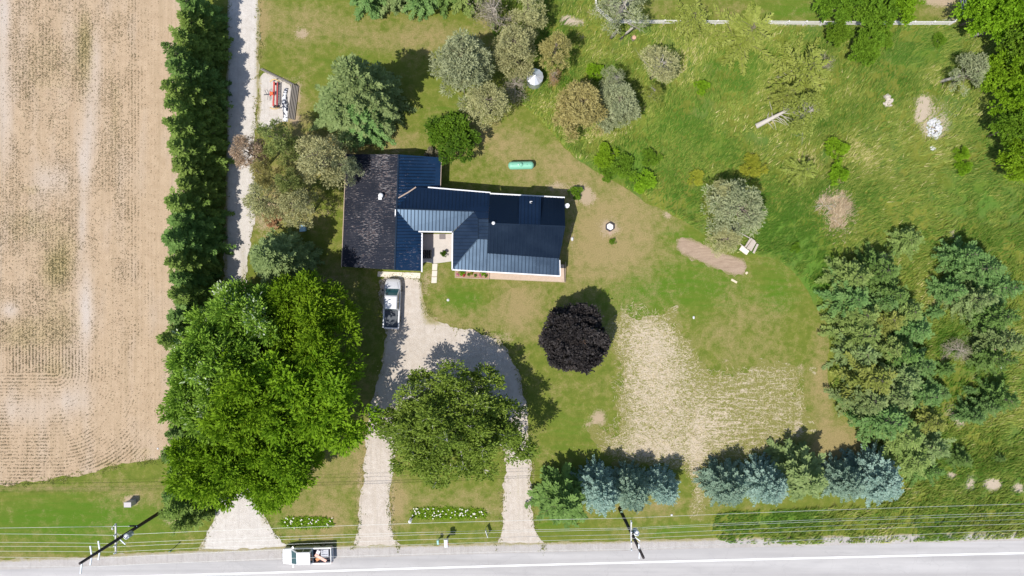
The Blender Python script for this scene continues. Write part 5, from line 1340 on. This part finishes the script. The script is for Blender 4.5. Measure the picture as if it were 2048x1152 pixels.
for s in (-1, 1):
    pts = [(-.55 + 1.15 * u, s * 1.5 + s * .22 * math.sin(u * 3.14) , .55 + .25 * math.sin(u * 3.14)) for u in (0, .17, .33, .5, .67, .83, 1)]
    MB().tube(pts, .07, 6).build('end_guard', M_yel, hk, True)
    w = empty_part('wheel', hk, (.05, s * 1.32, .30))
    o = MB().lathe([(.14, -.07), (.28, -.07), (.30, 0), (.28, .07), (.14, .07)], 16).build('tyre', M_dark, w); o.rotation_euler = (math.pi / 2, 0, 0)
    o = MB().lathe([(0, -.05), (.14, -.06), (.14, .06), (0, .05)], 12).build('rim', M_yel, w); o.rotation_euler = (math.pi / 2, 0, 0)
    hb('wheel_arm', (.02, s * 1.2, .7), (.05, s * 1.22, .32), .06, .06, M_red)
# plastic covered heap beside it
M_bw = G('black_and_white_plastic'); _f = M_bw.noise(1.6, 3, .6, dist=1.5)
M_bw = M_bw.out(M_bw.mix(M_bw.rng(_f, .48, .54), (.03, .035, .06), (.70, .71, .74)), .35, 0, .5)
mbp = MB(); rsx = np.random.RandomState(4); nn = 22
ring = []
for i in range(nn):
    u = i / (nn - 1); x = .12 * math.sin(u * 7) ; w = .34 * (.55 + .5 * math.sin(math.pi * min(1, u * 1.15 + .05))) + .06 * rsx.rand(); h = .42 * (.5 + .6 * rsx.rand()) * math.sin(math.pi * (u * .9 + .05)) + .05
    for k in range(9):
        a = math.pi * k / 8; mbp.v.append((x + w * math.cos(a) * (1 + .15 * rsx.rand()), -1.9 + 3.9 * u, h * math.sin(a) * (1 + .2 * rsx.rand()) + .012))
for i in range(nn - 1):
    for k in range(8): mbp.f.append((i * 9 + k, i * 9 + k + 1, (i + 1) * 9 + k + 1, (i + 1) * 9 + k))
o = mbp.build('plastic_sheeting', M_bw, None, True); o.location = U(571, 211); o.rotation_euler.z = -.02; tag(o, 'crumpled black and white plastic sheeting beside the hay rake', 'plastic sheet')
# low timber retaining walls
M_tie = plain('weathered_timber', (.25, .225, .20), .9, 0, .2, 8, .1, .4)
def ties(a, b, label, n=4, step=.15, sx=1):
    A, B = U(*a), U(*b); t = empty('timber_wall', A); tag(t, label, 'timber wall')
    d = (B - A); nrm = Vector((d.y, -d.x, 0)).normalized() * sx
    for k in range(n):
        MB().beam(nrm * (.13 * (n - 1 - k)) * -1 + Vector((0, 0, .10 + .15 * k)), d + nrm * (.13 * (n - 1 - k)) * -1 + Vector((0, 0, .10 + .15 * k)), .12, .19).build('timber', M_tie, t)
ties((588, 172), (580, 239), 'stepped wall of grey timbers along the right side of gravel pad', 5, sx=1)
ties((523, 140), (588, 172), 'low timber edging along the top of gravel pad', 2, sx=1)
# blue bin
bb = empty('waste_bin', U(609, 458), .05); tag(bb, 'pale blue bin beside the pale green spruce', 'bin')
M_bluebin = plain('pale_blue_plastic', (.34, .52, .62), .5, 0, .08, 5)
MB().add([(-.24, -.26, .05), (.24, -.26, .05), (.24, .26, .05), (-.24, .26, .05), (-.3, -.34, .9), (.3, -.34, .9), (.3, .34, .9), (-.3, .34, .9)], [(0, 3, 2, 1), (4, 5, 6, 7), (0, 1, 5, 4), (1, 2, 6, 5), (2, 3, 7, 6), (3, 0, 4, 7)]).build('body', M_bluebin, bb, bevel=.03)
MB().box(-.32, .32, -.38, .38, .90, .97).build('lid', M_bluebin, bb, bevel=.025)
MB().tube([(-.28, .42, .88), (.28, .42, .88)], .025, 6).build('handle', M_dark, bb)
for s in (-1, 1):
    o = MB().lathe([(0, -.03), (.1, -.03), (.1, .03), (0, .03)], 12).build('wheel', M_dark, bb); o.rotation_euler = (0, math.pi / 2, 0); o.location = (s * .28, .26, .1)
# old planks, pale box and frame by the big pine
M_plank = plain('old_grey_plank', (.44, .38, .33), .9, 0, .22, 7, .1, .4)
for k, (a, b, w, z) in enumerate([((1488, 495), (1501, 477), .16, .45), ((1491.5, 498), (1503.5, 479.5), .22, .50), ((1495, 499.5), (1506, 481), .24, .47), ((1498.5, 502), (1508.5, 484), .20, .44), ((1504.5, 506.5), (1513, 488.5), .24, .40), ((1493, 497.5), (1501.5, 483), .10, .56)]):
    A, B = U(*a), U(*b); t = empty('wood_plank', (A + B) / 2)
    d = (B - A) / 2
    tag(t, 'weathered grey plank on the stack by the large pine, %s from the pale box' % ORD[k], 'plank', 'planks stacked by the large pine')
    MB().beam(-d + Vector((0, 0, z)), d + Vector((0, 0, z)), w, .06).build('board', M_plank, t)
    if k < 5: MB().beam(-d * .8 + Vector((0, 0, z / 2 - .02)), -d * .7 + Vector((0, 0, z / 2 - .02)), w * .8, z - .04).build('cleat', M_plank, t)
pbx = empty('wooden_box', U(1486, 501), -.62); tag(pbx, 'cream topped wooden box at the lower end of plank stack', 'box')
MB().box(-.50, .50, -.24, .24, 0, .40).build('case', M_plank, pbx, bevel=.01); MB().box(-.54, .54, -.28, .28, .40, .45).build('lid', plain('cream_board', (.72, .65, .52), .8, 0, .1, 4), pbx, bevel=.01)
fr = empty('timber_frame', U(1485, 478)); tag(fr, 'thin grey timber frame beside the plank stack', 'frame')
for a, b in (((1478, 467), (1498, 477)), ((1498, 477), (1487, 495)), ((1478, 467), (1471, 484)), ((1471, 484), (1487, 495))):
    MB().beam(U(*a) - fr.location + Vector((0, 0, .42)), U(*b) - fr.location + Vector((0, 0, .42)), .09, .07).build('rail', M_plank, fr)
for a in ((1478, 467), (1498, 477), (1487, 495), (1471, 484)):
    q = U(*a) - fr.location; MB().box(q.x - .04, q.x + .04, q.y - .04, q.y + .04, 0, .40).build('post', M_plank, fr)
for x, y, r, lb in ((1470, 455, .5, 'dark grey rubber tub under the large pine'), (1459, 473, .3, 'small dark tub half hidden by pine boughs')):
    t = empty('rubber_tub', U(x, y)); tag(t, lb, 'tub')
    MB().lathe([(0, .03), (r * .8, .03), (r, .5), (r * 1.08, .5), (r * 1.08, .47), (r * .86, 0), (0, 0)], 16).build('shell', plain('dark_tub_rubber', (.10, .10, .12), .7), t, True)
    for s in (-1, 1): MB().tube([(s * r * 1.05, -.1, .46), (s * r * 1.2, 0, .46), (s * r * 1.05, .1, .46)], .02, 5).build('handle', M_dark, t)
for x, y, rz, L, lb in ((1468, 562, -.5, .75, 'short pale plank lying on the lawn below dirt strip'), (1493, 546, .7, .3, 'pale stub of wood at the end of the dirt strip')):
    o = MB().box(-L / 2, L / 2, -.12, .12, 0, .06).build('loose_plank', plain('pale_plank', (.58, .50, .36), .85, 0, .15, 8), None, bevel=.01); o.location = U(x, y) + Vector((0, 0, .01)); o.rotation_euler.z = rz; tag(o, lb, 'plank')
# white fence at the top
fc = empty('rail_fence', U(1550, 46)); tag(fc, 'white three rail fence around the neighbouring yard at the top', 'fence')
FP = [(1186, -70), (1188, -10), (1192, 22), (1222, 48), (1360, 49), (1500, 50), (1640, 51), (1780, 51), (1896, 51), (1921, 28), (1914, -20), (1908, -70)]
M_fence = plain('white_fence_paint', (.74, .71, .69), .75, 0, .12, 5)
posts = []
for a, b in zip(FP[:-1], FP[1:]):
    L = math.hypot(b[0] - a[0], b[1] - a[1]); m_ = max(1, round(L / 39))
    for k in range(m_): posts.append((a[0] + (b[0] - a[0]) * k / m_, a[1] + (b[1] - a[1]) * k / m_))
posts.append(FP[-1])
for a in posts:
    q = U(*a) - fc.location; MB().box(q.x - .065, q.x + .065, q.y - .065, q.y + .065, -.02, 1.28).build('post', M_fence, fc)
for a, b in zip(posts[:-1], posts[1:]):
    for z in (.40, .78, 1.16):
        A = U(*a) - fc.location; B = U(*b) - fc.location; A.z = B.z = z
        MB().beam(A, B, .045, .14).build('rail', M_fence, fc)
# mailboxes, signs and markers by the road
def mailbox(loc, rz, mat, label, s=1.0):
    t = empty('mailbox', loc, rz); tag(t, label, 'mailbox'); t.scale = (s, s, s)
    MB().box(-.05, .05, -.05, .05, 0, 1.0).build('post', M_tie, t)
    pr = [(-.15, 1.0), (-.15, 1.18), (-.11, 1.27), (0, 1.31), (.11, 1.27), (.15, 1.18), (.15, 1.0)]
    m = MB(); m.v = [(x, -.26, z) for x, z in pr] + [(x, .26, z) for x, z in pr]; n_ = len(pr)
    m.f = [tuple(range(n_)), tuple(range(2 * n_ - 1, n_ - 1, -1))] + [(k, n_ + k, n_ + (k + 1) % n_, (k + 1) % n_) for k in range(n_)]
    m.build('box', mat, t); MB().box(-.14, .14, -.28, -.262, 1.01, 1.27).build('door', mat, t); MB().box(.155, .17, -.1, .05, 1.15, 1.38).build('flag', M_red, t)
mailbox(Vector((U(893.5, 1081, 1.1).x, U(893.5, 1081, 1.1).y, 0)), .05, M_white, 'white mailbox beside the road between driveway arms', 1.6)
mailbox(Vector((U(876, 1084, 1.0).x, U(876, 1084, 1.0).y, 0)), .1, plain('teal_box_paint', (.30, .55, .52), .5), 'narrow teal box left of the white mailbox', .9)
sg = empty('yard_sign', Vector((U(973, 1067, 1.0).x, U(973, 1067, 1.0).y, 0)), 1.9); tag(sg, 'blank white yard sign near the right driveway mouth', 'sign')
MB().box(-.42, .42, -.02, .02, .55, 1.25).build('panel', M_white, sg)
for s in (-1, 1): MB().box(s * .38 - .03, s * .38 + .03, -.06, -.025, 0, 1.3).build('post', M_white, sg)
mk = empty('marker_post', Vector((U(341, 1101, 1.2).x, U(341, 1101, 1.2).y, 0)), .3); tag(mk, 'small teal marker sign by the lane mouth', 'sign')
MB().box(-.03, .03, -.03, .03, 0, 1.5).build('post', M_steel, mk); MB().box(-.15, .15, -.055, -.032, 1.0, 1.5).build('plate', plain('teal_plate', (.10, .35, .38), .5), mk)
ub = empty('utility_box', U(266, 1003.5)); tag(ub, 'grey utility pedestal box in a ring of bare soil', 'utility box')
MB().box(-.38, .38, -.26, .26, 0, 1.1).build('cabinet', plain('grey_cabinet_paint', (.50, .47, .47), .5), ub, bevel=.02); MB().box(-.42, .42, -.29, .29, 1.1, 1.16).build('lid', plain('pale_grey_lid', (.40, .37, .38), .5), ub, bevel=.015); MB().box(-.33, .33, -.275, -.262, .1, 1.0).build('door', M_arm, ub)
gl = empty('garden_lantern', U(822, 1038)); tag(gl, 'small white garden lantern at the left end of flower bed', 'lantern')
MB().lathe([(.05, 0), (.05, .6), (.12, .62), (.15, .9), (.2, .92), (.05, 1.08), (0, 1.1)], 10).build('lamp', M_white, gl); MB().lathe([(0, 0), (.2, 0), (.18, .06), (0, .06)], 10).build('base', M_steel, gl)
# flower beds
M_petal = plain('white_petals', (.80, .76, .68), .7, 0, .1, 10)
def bed(px0, px1, py0, py1, label, nb, seed):
    c_ = U((px0 + px1) / 2, (py0 + py1) / 2); t = empty('flower_bed', c_); tag(t, label, 'flower bed')
    rs = np.random.RandomState(seed); n = 2000
    w = (px1 - px0) * SPX / 2; h = (py1 - py0) * SPX / 2
    x = rs.uniform(-1, 1, n); y = rs.uniform(-1, 1, n); k = (np.abs(x) ** 4 + np.abs(y) ** 2.5) < 1 + .3 * vnoise(x * 6, y * 3, seed); x = x[k] * w; y = y[k] * h; n = len(x)
    P = np.stack([x, y, rs.rand(n) * .08 + .01], 1); D = rs.normal(0, 1, (n, 3)) * np.array([1, 1, .35]) + np.array([0, 0, .12]); N = rs.normal(0, 1, (n, 3)) + np.array([0, 0, 1])
    link('foliage', leaf_mesh('foliage', [(leaf_quads(P, D, N, .2 + .2 * rs.rand(n), .07 + .05 * rs.rand(n)), rs.rand(n))]), L_bright, t)
    m = nb; x = rs.uniform(-.95, .95, m) * w; y = np.clip(rs.normal(.15, .45, m), -.9, .9) * h
    parts = []
    for q in range(6):
        a = rs.rand(m) * 6.28; P = np.stack([x, y, .20 + .08 * rs.rand(m)], 1); D = np.stack([np.cos(a + q), np.sin(a + q), .3 + .2 * rs.rand(m)], 1); N = np.tile(np.array([0, 0, 1.0]), (m, 1))
        parts.append((leaf_quads(P, D, N, .06 + .07 * rs.rand(m), .06 + .04 * rs.rand(m)), rs.rand(m)))
    o = link('blossoms', leaf_mesh('blossoms', parts), M_petal, t); o['kind'] = 'stuff'
bed(822, 972, 1015, 1038, 'long bed of white flowers between the driveway arms', 60, 3)
bed(562, 668, 1034, 1056, 'shorter bed of sparse white flowers right of the lane mouth', 26, 4)
# stones, brush, fallen trunk, stump
def stone_mesh(seed):
    bm = bmesh.new(); bmesh.ops.create_icosphere(bm, subdivisions=2, radius=1.0); r_ = random.Random(seed)
    ph = [r_.uniform(0, 6) for _ in range(6)]
    for v_ in bm.verts:
        c_ = v_.co; k = 1 + .16 * math.sin(3 * c_.x + ph[0]) + .14 * math.sin(3.5 * c_.y + ph[1]) + .12 * math.sin(4 * c_.z + ph[2]); v_.co = c_ * k
    me = bpy.data.meshes.new('stone'); bm.to_mesh(me); bm.free(); return me
STN = [stone_mesh(k) for k in range(4)]
M_stone = plain('white_limestone', (.56, .56, .57), .9, 0, .35, 4, .2, .4)
M_stone2 = plain('tan_fieldstone', (.50, .44, .38), .9, 0, .2, 6, .2, .4)
def pile(name, px, py, rx, ry, n, mat, label, cat, hh=.6, seed=1, smin=.1, smax=.26):
    t = empty(name, U(px, py)); tag(t, label, cat); r_ = random.Random(seed)
    for k in range(n):
        a = r_.uniform(0, 6.28); u = math.sqrt(r_.random()); o = link('stone', STN[k % 4], mat, t); s_ = r_.uniform(smin, smax)
        o.scale = (s_ * r_.uniform(.8, 1.3), s_ * r_.uniform(.8, 1.2), s_ * .7); o.rotation_euler = (r_.uniform(0, 6), r_.uniform(0, 6), r_.uniform(0, 6))
        o.location = (rx * SPX * u * math.cos(a), ry * SPX * u * math.sin(a), hh * (1 - u) + s_ * .3)
pile('rock_pile', 1868, 258, 15, 20, 190, M_stone, 'heap of white rocks on the bare sandy spot', 'rock pile', .55, 1, .06, .17)
pile('rock_pile', 1866, 296, 4, 4, 6, M_stone, 'few white rocks below the white rock heap', 'rock pile', .15, 2)
pile('rock_pile', 1774, 202, 7, 12, 26, M_stone2, 'small pale rubble heap left of the bare sandy spot', 'rock pile', .3, 3)
for k, (x, y, s_, lb) in enumerate([(896, 600, .14, 'white stone on the lawn beside the driveway'), (1387, 635, .16, 'pale stone on the lawn right of the straw plot'), (2000, 733, .2, 'white stone on the edge of the clearing'), (225, 1057, .13, 'white stone on the grass near the left utility pole'), (316, 897, .1, 'white stone at the field corner'), (1144, 478, .2, 'pale ring of stone beside the house gable'), (1343, 1030, .12, 'white stone below the left front spruces')]):
    o = link('stone', STN[k % 4].copy(), M_stone); o.scale = (s_, s_, s_ * .7); o.location = U(x, y) + Vector((0, 0, s_ * .3)); tag(o, lb, 'stone')
def brush(px, py, rx, ry, n, label, mat, seed, hh=.6, L=.9):
    t = empty('brush_pile', U(px, py)); tag(t, label, 'brush pile'); rs = np.random.RandomState(seed)
    x = rs.normal(0, .5, n) * rx * SPX; y = rs.normal(0, .5, n) * ry * SPX; u = np.hypot(x / (rx * SPX), y / (ry * SPX))
    P = np.stack([x, y, np.clip(hh * (1 - u), 0, 1) * rs.rand(n) + .02], 1); a = rs.normal(1.1, .6, n)
    D = np.stack([np.cos(a), np.sin(a), rs.normal(.05, .15, n)], 1); N = np.array([0, 0, 1.0]) + rs.normal(0, .4, (n, 3))
    o = link('dead_stalks', leaf_mesh('dead_stalks', [(leaf_quads(P, D, N, L * (.4 + .8 * rs.rand(n)), .04 + .04 * rs.rand(n)), rs.rand(n))]), mat, t)
    o['kind'] = 'stuff'
    mb = MB()
    for k in range(14):
        a_ = rs.uniform(0, 6.28); p_ = np.array([rs.normal(0, .4) * rx * SPX, rs.normal(0, .4) * ry * SPX, .1 + hh * .5 * rs.rand()]); e_ = p_ + np.array([math.cos(a_), math.sin(a_), .1]) * L * 1.2
        mb.tube([tuple(p_), tuple((p_ + e_) / 2 + rs.normal(0, .08, 3)), tuple(e_)], [.03, .022, .01], 4)
    mb.build('branches', M_deadwood, t)
L_dead = mat_leaf('dead_grass_stalks', (.30, .22, .13), (.56, .45, .30), trans=.1)
brush(1678, 428, 26, 42, 2600, 'heap of dead brush and cut grass in the meadow', L_dead, 11)
brush(1647, 408, 16, 16, 700, 'smaller dead grass heap joined to brush pile', L_dead, 12, .4)
brush(1985, 690, 20, 30, 900, 'strip of brown dead brush along far right spruces', L_dead, 13, .3)
M_palewood = plain('bleached_grey_wood', (.47, .43, .39), .9, 0, .15, 6, .1, .4)
t = empty('fallen_trunk', U(1510, 254)); tag(t, 'grey fallen dead trunk with bare side branches in the meadow', 'fallen trunk')
B_ = U(1568, 225) - t.location
MB().tube([(0, 0, .35), tuple(B_ * .5 + Vector((0, 0, .9))), tuple(B_ + Vector((0, 0, 1.9)))], [.31, .23, .12], 9).build('trunk', M_palewood, t, True)
rb = random.Random(6)
for k in range(14):
    u = .3 + .65 * k / 14; p_ = B_ * u + Vector((0, 0, .35 + 1.4 * u)); a_ = math.atan2(B_.y, B_.x) + rb.choice((-1, 1)) * rb.uniform(.7, 1.7); L = rb.uniform(.9, 2.6)
    e_ = p_ + Vector((math.cos(a_) * L, math.sin(a_) * L, rb.uniform(-.3, .8))); m_ = (p_ + e_) / 2 + Vector((rb.uniform(-.15, .15), rb.uniform(-.15, .15), .1))
    MB().tube([p_, m_, e_], [.045, .03, .012], 5).build('branch', M_palewood, t, True)
for (x0, y0), (x1, y1), lb in (((1880, 163), (1935, 148), 'thin grey leaning trunk of the pale pine by the wood'), ((1942, 74), (1972, 62), 'grey dead pole leaning out of the broadleaf wood'), ((1554, 155), (1602, 133), 'grey leaning trunk under the open pale larch'), ((1222, 76), (1236, 58), 'short leaning trunk left below the white fence'), ((1241, 78), (1266, 55), 'thicker leaning trunk right below the white fence')):
    A = U(x0, y0); B = U(x1, y1, 2.2); t = empty('leaning_trunk', A); tag(t, lb, 'trunk')
    MB().tube([(0, 0, -.05), tuple((B - A) * .5 + Vector((0, 0, .1))), tuple(B - A)], [.2, .16, .1], 8).build('stem', M_barkg, t, True)
    MB().tube([tuple((B - A) * .6), tuple((B - A) * .6 + Vector((.3, .5, .4)))], [.05, .015], 5).build('branch', M_barkg, t)
t = empty('tree_stump', U(1267, 77)); tag(t, 'reddish cut stump below the white fence', 'stump')
MB().lathe([(.34, 0), (.28, .12), (.26, .35)], 12).build('bark', M_bark, t); MB().lathe([(0, .36), (.25, .352)], 12).build('cut_face', plain('fresh_cut_wood', (.55, .33, .24), .8, 0, .15, 12), t)
